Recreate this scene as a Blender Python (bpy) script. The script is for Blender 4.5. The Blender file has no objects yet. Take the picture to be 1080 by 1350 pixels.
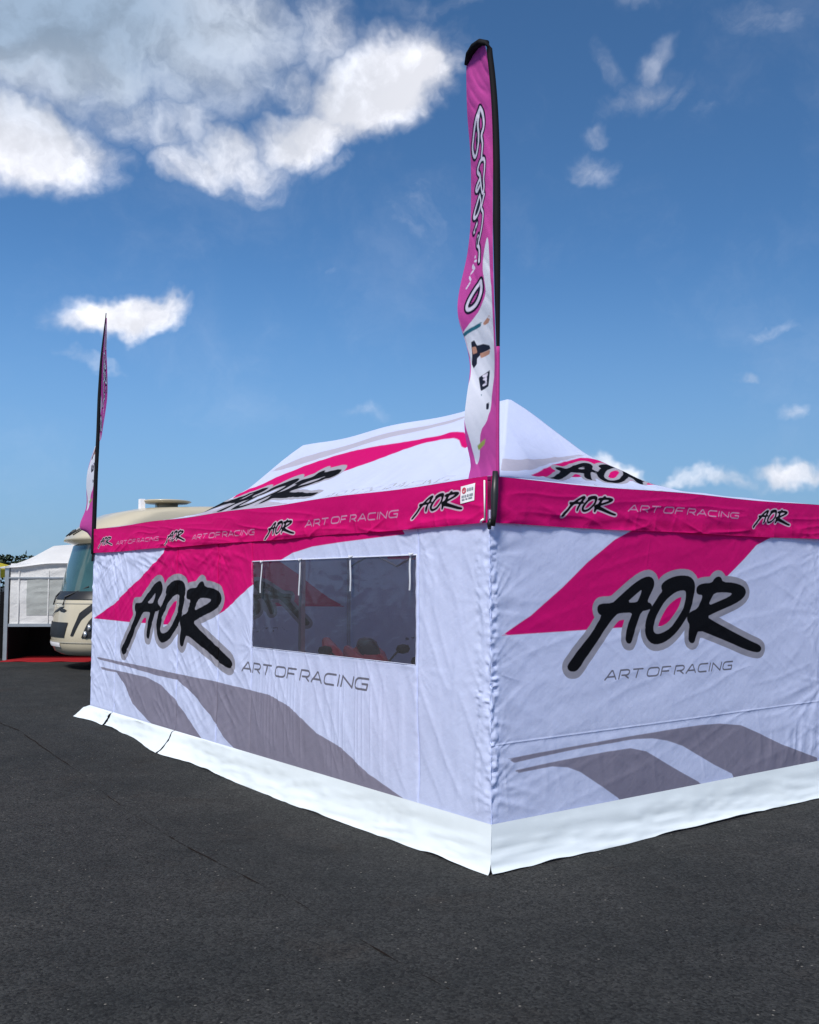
import bpy, math, random
import numpy as np
from mathutils import Vector, Matrix

# ------------------------------------------------------------------ camera, sky, sun, exposure
scene = bpy.context.scene
COL = scene.collection
cam_d = bpy.data.cameras.new("camera"); cam = bpy.data.objects.new("camera", cam_d); COL.objects.link(cam)
cam_d.sensor_fit = 'HORIZONTAL'; cam_d.sensor_width = 36.0
cam_d.lens = 36.0 * 1283.3 / 1080.0
cam_d.clip_start = 0.05; cam_d.clip_end = 3000
cam.location = (0, 0, 1.8905)
cam.rotation_euler = (math.pi / 2 + 0.0744, 0, 0)
scene.camera = cam

SUN_AZ, SUN_EL = math.radians(-157), math.radians(48)      # azimuth clockwise from +Y
SUN_DIR = Vector((math.sin(SUN_AZ) * math.cos(SUN_EL), math.cos(SUN_AZ) * math.cos(SUN_EL), math.sin(SUN_EL)))
sun_d = bpy.data.lights.new("sun", 'SUN'); sun_d.energy = 3.8; sun_d.angle = math.radians(12); sun_d.color = (1.0, 0.965, 0.92)
sun = bpy.data.objects.new("sun", sun_d); COL.objects.link(sun)
sun.rotation_euler = SUN_DIR.to_track_quat('Z', 'Y').to_euler(); sun.location = (-20, 0, 30)

scene.view_settings.view_transform = 'Standard'; scene.view_settings.look = 'None'
scene.view_settings.exposure = 0.38; scene.view_settings.gamma = 1.0; scene.view_settings.use_curve_mapping = False

def sky_dir(px, py):
    """unit direction from the photograph's bearing/elevation of a cloud"""
    x, y = (px - 540) / 1283.3, -(py - 675) / 1283.3
    c, s = math.cos(.0744), math.sin(.0744)
    return Vector((x, c - y * s, s + y * c)).normalized()

CLOUDS = [  # bearing px, elevation px, half width, half height, tilt deg, weight, greyness
    (60, 10, 300, 120, 0, 1.12, 1.0), (240, 30, 180, 80, -8, .98, .85), (120, 105, 190, 40, 5, .7, .6), (190, 150, 90, 45, 0, .78, .25), (250, 195, 70, 36, 0, .8, .1), (10, 180, 160, 62, 6, 1.15, 0), (110, 200, 80, 42, 0, .8, 0),
    (505, 115, 120, 62, -22, 1.25, 0), (560, 92, 66, 46, 0, 1.05, 0), (410, 172, 105, 40, -8, 1.05, 0), (300, 190, 80, 36, 15, .8, 0), (380, 110, 60, 40, 30, .62, .1),
    (235, 145, 60, 36, 0, .72, .3), (420, 40, 62, 60, 50, .68, .3), (320, 232, 60, 20, 0, .5, 0), (450, 215, 60, 20, -10, .5, 0),
    (168, 426, 84, 34, 0, 1.25, .0), (118, 432, 54, 24, 0, .9, 0),
    (838, 116, 66, 22, -8, .47, 0), (862, 76, 30, 18, -55, .36, 0), (802, 84, 40, 18, 40, .33, 0), (785, 212, 48, 30, 0, .48, 0), (783, 160, 26, 24, 0, .45, 0), (905, 118, 40, 18, -30, .38, 0), (930, 150, 30, 20, -40, .36, 0),
    (830, 614, 60, 17, 12, .82, .15), (905, 630, 120, 15, 4, .78, .25), (1060, 618, 75, 18, -8, .85, .15), (1150, 610, 60, 40, 0, 1.1, .1),
    (432, 362, 26, 14, 0, .55, 0), (992, 497, 22, 10, 0, .5, 0), (1045, 548, 28, 15, 0, .5, 0), (1030, 424, 50, 17, -20, .42, 0),
    (480, 556, 46, 13, 0, .4, 0), (700, -8, 200, 24, 0, .42, .2), (1010, 18, 60, 30, 30, .34, .1), (555, 290, 70, 50, -40, .36, 0), (120, 482, 60, 9, 12, .45, 0),
]

world = bpy.data.worlds.new("World"); scene.world = world; world.use_nodes = True
wt = world.node_tree; wt.nodes.clear()
def wn(t, **k):
    n = wt.nodes.new(t)
    for a, b in k.items(): setattr(n, a, b)
    return n
def wmath(op, a, b=None, clamp=False):
    n = wn('ShaderNodeMath', operation=op, use_clamp=clamp)
    for i, v in enumerate((a, b)):
        if v is None: continue
        if isinstance(v, (int, float)): n.inputs[i].default_value = v
        else: wt.links.new(v, n.inputs[i])
    return n.outputs[0]
def wmap(v, a, b, c=0., d=1., smooth=True):
    n = wn('ShaderNodeMapRange', interpolation_type='SMOOTHSTEP' if smooth else 'LINEAR'); wt.links.new(v, n.inputs[0])
    for i, x in enumerate((a, b, c, d)): n.inputs[1 + i].default_value = x
    return n.outputs[0]
tc = wn('ShaderNodeTexCoord')
sky = wn('ShaderNodeTexSky', sky_type='NISHITA', sun_disc=False)
sky.sun_elevation = SUN_EL; sky.sun_rotation = -SUN_AZ
sky.air_density = 1.0; sky.dust_density = 0.0; sky.ozone_density = 4.0; sky.altitude = 2500
def wnoise(scale, detail, rough, vec):
    n = wn('ShaderNodeTexNoise'); n.inputs['Scale'].default_value = scale; n.inputs['Detail'].default_value = detail
    n.inputs['Roughness'].default_value = rough; wt.links.new(vec, n.inputs['Vector']); return n
DIR = tc.outputs['Generated']
# warp the direction a little so that cloud edges billow
nz = wnoise(7, 5, .6, DIR)
wv = wn('ShaderNodeVectorMath', operation='SUBTRACT'); wt.links.new(nz.outputs['Color'], wv.inputs[0]); wv.inputs[1].default_value = (.5, .5, .5)
wv2 = wn('ShaderNodeVectorMath', operation='SCALE'); wt.links.new(wv.outputs[0], wv2.inputs[0]); wv2.inputs['Scale'].default_value = .11
wv3 = wn('ShaderNodeVectorMath', operation='ADD'); wt.links.new(DIR, wv3.inputs[0]); wt.links.new(wv2.outputs[0], wv3.inputs[1])
DW = wv3.outputs[0]
acc = None; accg = None
for (px, py, rx, ry, tilt, wgt, grey) in CLOUDS:
    c = sky_dir(px, py)
    e = c.cross(Vector((0, 0, 1))).normalized(); n_ = e.cross(c).normalized()
    t = math.radians(-tilt)
    a = (e * math.cos(t) + n_ * math.sin(t)) / (rx / 1283.3); b = (n_ * math.cos(t) - e * math.sin(t)) / (ry / 1283.3)
    d1 = wn('ShaderNodeVectorMath', operation='DOT_PRODUCT'); wt.links.new(DW, d1.inputs[0]); d1.inputs[1].default_value = a
    d2 = wn('ShaderNodeVectorMath', operation='DOT_PRODUCT'); wt.links.new(DW, d2.inputs[0]); d2.inputs[1].default_value = b
    # offsets: dot with the centre itself is zero for both axes, so the blob sits at c
    cb = wn('ShaderNodeCombineXYZ'); wt.links.new(d1.outputs['Value'], cb.inputs[0]); wt.links.new(d2.outputs['Value'], cb.inputs[1])
    ln = wn('ShaderNodeVectorMath', operation='LENGTH'); wt.links.new(cb.outputs[0], ln.inputs[0])
    m = wmap(ln.outputs['Value'], 1.5, .15, 0, wgt)
    acc = m if acc is None else wmath('MAXIMUM', acc, m)
    if grey > 0:
        g = wmath('MULTIPLY', m, grey); accg = g if accg is None else wmath('MAXIMUM', accg, g)
# the rest of the sky carries scattered cumulus of the same kind
vd = wn('ShaderNodeVectorMath', operation='DOT_PRODUCT'); wt.links.new(DIR, vd.inputs[0]); vd.inputs[1].default_value = (0, .966, .259)
outside = wmap(vd.outputs['Value'], .84, .70)
gn = wnoise(2.6, 3, .5, DIR)
gen = wmath('MULTIPLY', wmap(gn.outputs['Fac'], .50, .66, 0, .95), outside)
acc = wmath('MAXIMUM', acc, gen)
accg = wmath('MAXIMUM', accg, wmath('MULTIPLY', gen, .35))
fb = wnoise(9, 10, .60, DW)
# a second sample shifted towards the sun gives lit and shaded sides
sh = wn('ShaderNodeVectorMath', operation='ADD'); wt.links.new(DW, sh.inputs[0]); sh.inputs[1].default_value = tuple(Vector((-.25, -.2, .95)) * .02)
fb2 = wnoise(9, 3, .5, sh.outputs[0])
dens = wmath('ADD', acc, wmath('MULTIPLY', wmath('SUBTRACT', fb.outputs['Fac'], .5), 1.9))
alpha = wmap(dens, .20, 1.0)
alpha = wmath('MULTIPLY', alpha, wmap(acc, .05, .85, 0, 1, False))
wisp = wnoise(4, 8, .65, DW)
alpha = wmath('MAXIMUM', alpha, wmath('MULTIPLY', wmap(wisp.outputs['Fac'], .5, .8), .08))
lit = wmap(wmath('SUBTRACT', fb.outputs['Fac'], fb2.outputs['Fac']), -.10, .10)
lit = wmath('ADD', wmath('MULTIPLY', lit, .28), .74)
shade = wmath('MULTIPLY', lit, wmath('SUBTRACT', 1, wmath('MULTIPLY', accg, .52)))
CLOUD_GAIN = 8.4
cc = wn('ShaderNodeCombineXYZ')
for i, (k, g) in enumerate(((.98, .60), (1.0, .51), (1.09, .42))):      # shaded cloud turns blue-grey
    wt.links.new(wmath('MULTIPLY', wmath('MULTIPLY', lit, wmath('SUBTRACT', 1, wmath('MULTIPLY', accg, g))), CLOUD_GAIN * k), cc.inputs[i])
mx = wn('ShaderNodeMix', data_type='RGBA'); mx.clamp_factor = True
wt.links.new(alpha, mx.inputs[0])
tint = wn('ShaderNodeMix', data_type='RGBA', blend_type='MULTIPLY'); tint.inputs[0].default_value = 1.0
wt.links.new(sky.outputs[0], tint.inputs[6]); tint.inputs[7].default_value = (.60, .88, 1.0, 1)
# low haze paling the sky evenly all round the horizon
sx = wn('ShaderNodeSeparateXYZ'); wt.links.new(DIR, sx.inputs[0])
hz = wn('ShaderNodeMix', data_type='RGBA'); wt.links.new(wmap(sx.outputs[2], .34, -.04, 0, .95), hz.inputs[0])
wt.links.new(tint.outputs[2], hz.inputs[6]); hz.inputs[7].default_value = (1.72, 2.75, 4.1, 1)
wt.links.new(hz.outputs[2], mx.inputs[6]); wt.links.new(cc.outputs[0], mx.inputs[7])
bg = wn('ShaderNodeBackground'); bg.inputs[1].default_value = 0.102; wt.links.new(mx.outputs[2], bg.inputs[0])
wo = wn('ShaderNodeOutputWorld'); wt.links.new(bg.outputs[0], wo.inputs[0])

# ------------------------------------------------------------------ traced artwork, in metres on the cloth
LOGO = [[[-1.198,-0.312],[-1.182,-0.292],[-1.083,-0.198],[-0.936,-0.077],[-0.826,0.045],[-0.86,0.057],[-0.879,0.085],[-0.874,0.117],[-0.841,0.135],[-0.714,0.137],[-0.667,0.164],[-0.522,0.252],[-0.398,0.316],[-0.299,0.342],[-0.243,0.33],[-0.218,0.292],[-0.232,0.248],[-0.278,0.194],[-0.31,0.141],[-0.273,0.133],[-0.249,0.111],[-0.268,0.087],[-0.312,0.077],[-0.381,0.069],[-0.426,-0.01],[-0.47,-0.09],[-0.502,-0.169],[-0.532,-0.174],[-0.562,-0.163],[-0.573,-0.127],[-0.547,-0.04],[-0.497,0.039],[-0.484,0.062],[-0.622,0.061],[-0.669,0.05],[-0.753,-0.018],[-0.835,-0.095],[-0.939,-0.2],[-1.018,-0.272],[-1.069,-0.326],[-1.107,-0.352],[-1.161,-0.351],[-1.188,-0.336]],[[-0.549,0.139],[-0.475,0.184],[-0.401,0.224],[-0.376,0.236],[-0.383,0.21],[-0.415,0.162],[-0.434,0.14]],[[-0.142,0.25],[-0.135,0.279],[-0.076,0.313],[0.029,0.342],[0.135,0.351],[0.229,0.343],[0.282,0.305],[0.291,0.246],[0.264,0.16],[0.22,0.059],[0.164,0.002],[0.082,-0.073],[-0.012,-0.137],[-0.117,-0.179],[-0.219,-0.193],[-0.288,-0.173],[-0.336,-0.125],[-0.347,-0.06],[-0.32,0.027],[-0.255,0.107],[-0.203,0.156],[-0.156,0.202],[-0.124,0.222]],[[0.158,0.23],[0.173,0.204],[0.162,0.144],[0.12,0.069],[0.044,-0.004],[-0.036,-0.07],[-0.14,-0.104],[-0.204,-0.11],[-0.241,-0.093],[-0.246,-0.056],[-0.212,0.017],[-0.16,0.081],[-0.094,0.147],[-0.001,0.2],[0.078,0.226]],[[0.3,0.228],[0.322,0.267],[0.392,0.286],[0.511,0.29],[0.54,0.323],[0.591,0.345],[0.641,0.337],[0.661,0.297],[0.807,0.293],[0.94,0.266],[0.986,0.226],[0.974,0.182],[0.889,0.133],[0.725,0.087],[0.537,0.041],[0.437,0.012],[0.534,-0.028],[0.704,-0.089],[0.877,-0.151],[1.055,-0.211],[1.161,-0.242],[1.198,-0.274],[1.174,-0.304],[1.112,-0.308],[0.947,-0.274],[0.757,-0.214],[0.53,-0.149],[0.323,-0.092],[0.287,-0.145],[0.265,-0.192],[0.224,-0.199],[0.187,-0.177],[0.187,-0.117],[0.209,-0.05],[0.177,-0.012],[0.178,0.026],[0.22,0.055],[0.323,0.083],[0.359,0.142],[0.395,0.19],[0.32,0.194]],[[0.462,0.103],[0.499,0.158],[0.543,0.206],[0.672,0.212],[0.803,0.202],[0.743,0.174],[0.597,0.135]]]
R_PINK = [[0.109,1.543],[0.386,1.676],[0.694,1.869],[0.954,2.051],[1.262,2.23],[1.511,2.326],[2.0,2.5],[3.9,2.5],[4.065,2.313],[3.323,2.309],[3.088,2.232],[2.902,2.108],[2.657,1.962],[2.213,1.697],[1.935,1.562],[1.315,1.566]]
R_GREY = [[[0.157,0.71],[1.16,0.744],[1.948,0.759],[2.26,0.759],[2.504,0.749],[2.799,0.711],[3.06,0.619],[3.376,0.497],[3.927,0.325],[3.944,0.167],[2.734,0.191],[2.655,0.327],[2.409,0.429],[2.019,0.616],[1.832,0.674],[1.648,0.71],[1.434,0.723],[0.832,0.709],[0.214,0.677]],[[0.219,0.625],[0.674,0.645],[1.158,0.661],[1.397,0.66],[1.573,0.619],[1.789,0.513],[2.013,0.405],[2.204,0.317],[2.321,0.242],[1.318,0.252],[1.251,0.311],[1.086,0.41],[0.861,0.542],[0.735,0.589],[0.581,0.612],[0.256,0.604]]]
L_PINK = [[7.985,1.441],[7.204,1.644],[6.364,1.947],[5.914,2.134],[5.609,2.249],[5.6,2.5],[1.2,2.5],[0.979,2.271],[1.247,2.266],[1.909,2.243],[2.36,2.221],[2.714,2.175],[3.091,2.067],[3.491,1.883],[3.976,1.663],[4.07,1.624],[4.565,1.503],[5.217,1.444],[5.692,1.438],[6.68,1.434]]
L_GREY = [[[7.825,0.944],[6.308,0.932],[5.194,0.913],[4.24,0.904],[3.413,0.88],[3.1,0.872],[2.729,0.806],[2.253,0.627],[1.879,0.554],[1.475,0.406],[0.856,0.259],[0.856,0.125],[3.389,0.143],[3.614,0.231],[4.03,0.369],[4.327,0.545],[4.745,0.721],[5.191,0.847],[5.787,0.854],[6.719,0.894],[7.701,0.913]],[[7.655,0.824],[7.003,0.821],[6.103,0.811],[5.659,0.761],[5.239,0.63],[4.896,0.462],[4.493,0.269],[4.516,0.18],[5.218,0.154],[6.012,0.316],[6.485,0.464],[6.777,0.678],[7.038,0.795],[7.613,0.792]]]
FLAG_NEAR = [[5.725,-0.15,-0.024,0.005],[5.68,-0.151,-0.005,0.024],[5.636,-0.151,0.005,0.036],[5.591,-0.151,0.014,0.046],[5.547,-0.15,0.02,0.053],[5.502,-0.15,0.024,0.055],[5.458,-0.15,0.028,0.058],[5.413,-0.148,0.032,0.06],[5.369,-0.147,0.034,0.063],[5.325,-0.146,0.035,0.065],[5.281,-0.143,0.037,0.067],[5.236,-0.139,0.039,0.068],[5.192,-0.135,0.041,0.07],[5.148,-0.131,0.041,0.071],[5.104,-0.127,0.04,0.073],[5.06,-0.126,0.04,0.074],[5.016,-0.124,0.04,0.076],[4.972,-0.122,0.04,0.077],[4.928,-0.121,0.039,0.079],[4.884,-0.12,0.039,0.08],[4.84,-0.121,0.039,0.08],[4.797,-0.121,0.038,0.081],[4.753,-0.121,0.038,0.081],[4.709,-0.121,0.038,0.082],[4.666,-0.121,0.038,0.082],[4.622,-0.122,0.037,0.083],[4.578,-0.123,0.037,0.083],[4.535,-0.125,0.037,0.084],[4.491,-0.126,0.037,0.084],[4.448,-0.127,0.036,0.085],[4.404,-0.131,0.036,0.086],[4.361,-0.137,0.036,0.086],[4.318,-0.142,0.035,0.085],[4.274,-0.148,0.035,0.085],[4.231,-0.157,0.035,0.084],[4.188,-0.168,0.035,0.083],[4.145,-0.178,0.035,0.083],[4.102,-0.188,0.035,0.082],[4.059,-0.199,0.036,0.081],[4.016,-0.209,0.037,0.08],[3.973,-0.216,0.038,0.079],[3.93,-0.221,0.038,0.077],[3.887,-0.225,0.039,0.076],[3.844,-0.225,0.04,0.075],[3.801,-0.218,0.041,0.073],[3.758,-0.211,0.042,0.072],[3.715,-0.193,0.043,0.071],[3.673,-0.173,0.044,0.071],[3.63,-0.164,0.046,0.07],[3.587,-0.154,0.048,0.07],[3.545,-0.144,0.05,0.07],[3.502,-0.136,0.052,0.069],[3.46,-0.131,0.053,0.069],[3.417,-0.13,0.055,0.069],[3.375,-0.136,0.056,0.069],[3.332,-0.143,0.057,0.068],[3.29,-0.149,0.058,0.068],[3.248,-0.155,0.059,0.068],[3.206,-0.161,0.059,0.067],[3.163,-0.166,0.06,0.067],[3.121,-0.171,0.061,0.067],[3.079,-0.177,0.062,0.067],[3.037,-0.178,0.062,0.066],[2.995,-0.176,0.063,0.066],[2.953,-0.171,0.063,0.066],[2.911,-0.165,0.063,0.065],[2.869,-0.158,0.063,0.064],[2.827,-0.147,0.062,0.064],[2.785,-0.134,0.062,0.063],[2.743,-0.125,0.062,0.063],[2.701,-0.126,0.061,0.062],[2.66,-0.152,0.061,0.062],[2.618,-0.152,0.061,0.061],[2.597,-0.152,0.061,0.061]]
FLAG_FAR = [[5.558,0.085,0.091,0.101],[5.492,0.08,0.085,0.102],[5.426,0.074,0.079,0.104],[5.359,0.069,0.073,0.106],[5.293,0.063,0.068,0.107],[5.227,0.058,0.062,0.107],[5.161,0.052,0.057,0.107],[5.095,0.047,0.052,0.107],[5.029,0.041,0.046,0.111],[4.963,0.036,0.041,0.119],[4.897,0.032,0.037,0.125],[4.832,0.03,0.035,0.127],[4.766,0.028,0.034,0.13],[4.7,0.026,0.032,0.133],[4.634,0.024,0.03,0.136],[4.569,0.022,0.029,0.139],[4.503,0.02,0.027,0.138],[4.438,0.018,0.025,0.131],[4.372,0.016,0.024,0.124],[4.307,0.014,0.024,0.116],[4.241,0.012,0.023,0.107],[4.176,0.01,0.023,0.098],[4.111,0.008,0.022,0.089],[4.046,0.006,0.022,0.082],[3.98,0.004,0.022,0.074],[3.915,0.002,0.021,0.067],[3.85,-0.004,0.02,0.055],[3.785,-0.021,0.018,0.037],[3.72,-0.042,0.016,0.033],[3.655,-0.063,0.014,0.033],[3.59,-0.083,0.012,0.032],[3.526,-0.1,0.01,0.032],[3.461,-0.116,0.008,0.031],[3.396,-0.13,0.006,0.031],[3.331,-0.129,0.005,0.03],[3.267,-0.128,0.004,0.03],[3.202,-0.127,0.003,0.029],[3.137,-0.122,0.003,0.029],[3.073,-0.117,0.002,0.028],[3.008,-0.111,0.001,0.028],[2.944,-0.106,0.0,0.027],[2.88,-0.14,-0.001,0.027],[2.815,-0.174,-0.001,0.026],[2.751,-0.199,-0.002,0.026],[2.687,-0.224,-0.003,0.025],[2.623,-0.231,-0.004,0.024],[2.558,-0.168,-0.004,0.024],[2.494,-0.064,-0.005,0.023],[2.43,-0.042,-0.006,0.023],[2.366,-0.04,-0.007,0.022]]
CRACK = [[-5.71,13.03],[-4.64,11.74],[-3.14,9.55],[-2.33,8.24],[-1.7,7.33],[-1.15,6.57],[-0.94,6.31],[-0.62,5.88],[-0.47,5.63],[-0.24,5.31],[-0.04,5.01],[0.21,4.66]]
FL_LOOPS = [[[0.488,5.295],[0.656,5.232],[0.804,5.14],[0.915,5.06],[0.815,4.963],[0.67,5.015],[0.587,5.112],[0.614,5.186],[0.488,5.295]],[[0.488,5.295],[0.391,5.226],[0.372,5.135],[0.512,5.089],[0.44,5.015],[0.513,4.924]],[[0.514,4.907],[0.341,4.89],[0.341,4.81],[0.396,4.742],[0.341,4.674],[0.444,4.634],[0.548,4.719],[0.583,4.799],[0.756,4.855],[0.617,4.901],[0.514,4.907]],[[0.617,4.776],[0.825,4.736],[0.756,4.702],[0.617,4.725]],[[0.652,4.651],[0.85,4.572],[0.89,4.51],[0.708,4.522],[0.509,4.584],[0.617,4.657]],[[0.34,4.629],[0.46,4.572],[0.526,4.539],[0.368,4.505],[0.426,4.415],[0.504,4.358],[0.602,4.297]],[[0.735,4.46],[0.834,4.409]],[[0.631,4.358],[0.663,4.297],[0.501,4.269],[0.472,4.168]],[[0.368,4.023],[0.611,3.945],[0.739,3.867],[0.686,3.839],[0.473,3.867],[0.336,3.956],[0.368,4.023]]]
FL_WORD = [[[0.493,3.359],[0.365,3.365]],[[0.47,3.334],[0.39,3.338],[0.401,3.318]],[[0.473,3.291],[0.382,3.297]],[[0.668,4.218],[0.651,4.21]],[[0.653,4.185],[0.585,4.179]],[[0.705,4.162],[0.605,4.129],[0.692,4.145]],[[0.714,4.106],[0.648,4.117]],[[0.746,4.084],[0.68,4.056]],[[0.781,4.006],[0.692,4.039]]]
FL_WHITE = [[[0.17,4.33],[0.284,4.241],[0.341,4.123],[0.253,4.0],[0.229,3.922],[0.399,3.833],[0.468,3.806],[0.7,3.744],[1.0,3.693],[1.017,3.631],[0.957,3.529],[0.958,3.498],[1.0,4.0],[0.928,3.406],[1.018,3.283],[1.056,3.202],[1.034,3.12],[0.988,3.039],[0.888,2.918],[0.867,2.796],[0.83,2.726],[0.689,2.776],[0.615,2.847],[0.52,2.968],[0.322,3.019],[0.275,3.07],[0.213,3.1],[0.193,3.222],[0.095,3.365],[0.079,3.631],[0.065,3.94],[0.091,4.0],[0.12,4.224]]]
FL_DARK = [[[0.736,5.095],[0.63,5.14],[0.655,5.06],[0.738,5.009]],[[0.828,4.561],[0.616,4.629],[0.564,4.584],[0.756,4.529]],[[0.839,4.417],[0.748,4.454],[0.772,4.406]],[[0.663,4.347],[0.592,4.358],[0.602,4.297],[0.673,4.291]],[[0.771,3.621],[0.656,3.631],[0.615,3.59],[0.441,3.59],[0.256,3.559],[0.242,3.534],[0.482,3.529],[0.662,3.498],[0.685,3.457],[0.809,3.431],[0.898,3.467],[0.825,3.529]],[[0.62,3.355],[0.28,3.39],[0.315,3.273],[0.533,3.251]],[[0.359,3.151],[0.272,3.156],[0.277,3.108],[0.354,3.105]]]
FL_TEAL = [[[0.991,3.693],[0.381,3.744],[0.444,3.711],[1.011,3.667]],[[0.527,3.232],[0.495,3.232],[0.49,3.214],[0.522,3.214]]]
FL_TAN = [[[0.784,3.585],[0.644,3.585],[0.631,3.539],[0.793,3.534]],[[0.377,3.729],[0.12,3.785],[0.242,3.744],[0.147,3.749],[0.223,3.719],[0.357,3.711]],[[0.561,3.529],[0.242,3.534],[0.283,3.503],[0.557,3.493]]]
FL_GREEN = [[[0.694,2.867],[0.365,2.908],[0.421,2.867],[0.677,2.832]]]

# ------------------------------------------------------------------ helpers
rng = random.Random(7); NR = np.random.RandomState(3)
def link(o, parent=None):
    COL.objects.link(o)
    if parent is not None: o.parent = parent
    return o
def tag(o, label=None, category=None, group=None, kind=None):
    for k, v in (('label', label), ('category', category), ('group', group), ('kind', kind)):
        if v: o[k] = v
    return o
def empty(name, loc=(0, 0, 0), rz=0.0):
    o = bpy.data.objects.new(name, None); o.location = loc; o.rotation_euler = (0, 0, rz); o.empty_display_size = .2
    return link(o)
def mesh_obj(name, verts, faces, mats, parent=None, smooth=True, attrs=None, mat_idx=None):
    me = bpy.data.meshes.new(name)
    me.from_pydata([tuple(map(float, v)) for v in verts], [], [tuple(map(int, f)) for f in faces])
    if not isinstance(mats, (list, tuple)): mats = [mats]
    for m in mats: me.materials.append(m)
    if smooth: me.polygons.foreach_set('use_smooth', np.ones(len(me.polygons), dtype=bool))
    if mat_idx is not None: me.polygons.foreach_set('material_index', np.asarray(mat_idx, dtype=np.int32))
    for k, a in (attrs or {}).items():
        at = me.attributes.new(k, 'FLOAT', 'POINT'); at.data.foreach_set('value', np.asarray(a, dtype=np.float32).ravel())
    me.update()
    return link(bpy.data.objects.new(name, me), parent)
def sheet(name, P, mats, parent=None, attrs=None, keep=None, diag=None):
    """P: (n,m,3) array of points -> quad sheet"""
    n, m = P.shape[:2]
    idx = np.arange(n * m).reshape(n, m)
    q = np.stack([idx[:-1, :-1], idx[1:, :-1], idx[1:, 1:], idx[:-1, 1:]], -1).reshape(-1, 4)
    if keep is not None: q = q[keep.reshape(-1)]
    k_ = 4
    if diag is not None:                    # triangles whose diagonals follow the hips
        d_ = diag.reshape(-1)[:, None]; k_ = 3
        q = np.concatenate([np.where(d_, q[:, [0, 1, 2]], q[:, [0, 1, 3]]), np.where(d_, q[:, [0, 2, 3]], q[:, [1, 2, 3]])])
    me = bpy.data.meshes.new(name)
    me.vertices.add(n * m); me.vertices.foreach_set('co', P.reshape(-1).astype(np.float32))
    me.loops.add(len(q) * k_); me.loops.foreach_set('vertex_index', q.reshape(-1).astype(np.int32))
    me.polygons.add(len(q)); me.polygons.foreach_set('loop_start', np.arange(0, len(q) * k_, k_, dtype=np.int32))
    me.update(calc_edges=True); me.validate()
    me.polygons.foreach_set('use_smooth', np.ones(len(me.polygons), dtype=bool))
    for mm in (mats if isinstance(mats, (list, tuple)) else [mats]): me.materials.append(mm)
    for k, a in (attrs or {}).items():
        at = me.attributes.new(k, 'FLOAT', 'POINT'); at.data.foreach_set('value', np.asarray(a, dtype=np.float32).ravel())
    me.update()
    return link(bpy.data.objects.new(name, me), parent)
class MB:
    """collects closed shapes into one mesh"""
    def __init__(s): s.v = []; s.f = []
    def add(s, v, f):
        b = len(s.v); s.v += [tuple(x) for x in v]; s.f += [tuple(i + b for i in q) for q in f]; return s
    def box(s, a, b):
        x0, y0, z0 = a; x1, y1, z1 = b
        v = [(x0, y0, z0), (x1, y0, z0), (x1, y1, z0), (x0, y1, z0), (x0, y0, z1), (x1, y0, z1), (x1, y1, z1), (x0, y1, z1)]
        return s.add(v, [(0, 3, 2, 1), (4, 5, 6, 7), (0, 1, 5, 4), (1, 2, 6, 5), (2, 3, 7, 6), (3, 0, 4, 7)])
    def tube(s, pts, r, n=10, flat=1.0):
        pts = [Vector(p) for p in pts]; rr = r if isinstance(r, (list, tuple)) else [r] * len(pts)
        v = []; f = []
        for i, p in enumerate(pts):
            d = (pts[min(i + 1, len(pts) - 1)] - pts[max(i - 1, 0)]).normalized()
            ref = Vector((0, 0, 1)) if abs(d.z) < .9 else Vector((0, 1, 0))
            e = d.cross(ref).normalized(); g = e.cross(d).normalized()
            for k in range(n):
                a = 2 * math.pi * k / n
                v.append(p + (e * math.cos(a) + g * math.sin(a) * flat) * rr[i])
        for i in range(len(pts) - 1):
            for k in range(n):
                f.append((i * n + k, i * n + (k + 1) % n, (i + 1) * n + (k + 1) % n, (i + 1) * n + k))
        f.append(tuple(range(n - 1, -1, -1))); f.append(tuple((len(pts) - 1) * n + k for k in range(n)))
        return s.add(v, f)
    def loft(s, rings):
        n = len(rings[0]); v = [p for r in rings for p in r]; f = []
        for i in range(len(rings) - 1):
            for k in range(n): f.append((i * n + k, i * n + (k + 1) % n, (i + 1) * n + (k + 1) % n, (i + 1) * n + k))
        f.append(tuple(range(n - 1, -1, -1))); f.append(tuple((len(rings) - 1) * n + k for k in range(n)))
        return s.add(v, f)
    def lathe(s, prof, n=24, axis='y', c=(0, 0, 0), closed=True):
        """prof: list of (radius, offset along axis)"""
        v = []; f = []
        for r, o in prof:
            for k in range(n):
                a = 2 * math.pi * k / n; x, y = r * math.cos(a), r * math.sin(a)
                p = (x, o, y) if axis == 'y' else ((x, y, o) if axis == 'z' else (o, x, y))
                v.append((p[0] + c[0], p[1] + c[1], p[2] + c[2]))
        m = len(prof)
        for i in range(m if closed else m - 1):
            j = (i + 1) % m
            for k in range(n): f.append((i * n + k, i * n + (k + 1) % n, j * n + (k + 1) % n, j * n + k))
        return s.add(v, f)
    def build(s, name, mat, parent=None, smooth=False):
        o = mesh_obj(name, s.v, s.f, mat, parent, smooth)
        return o

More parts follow.
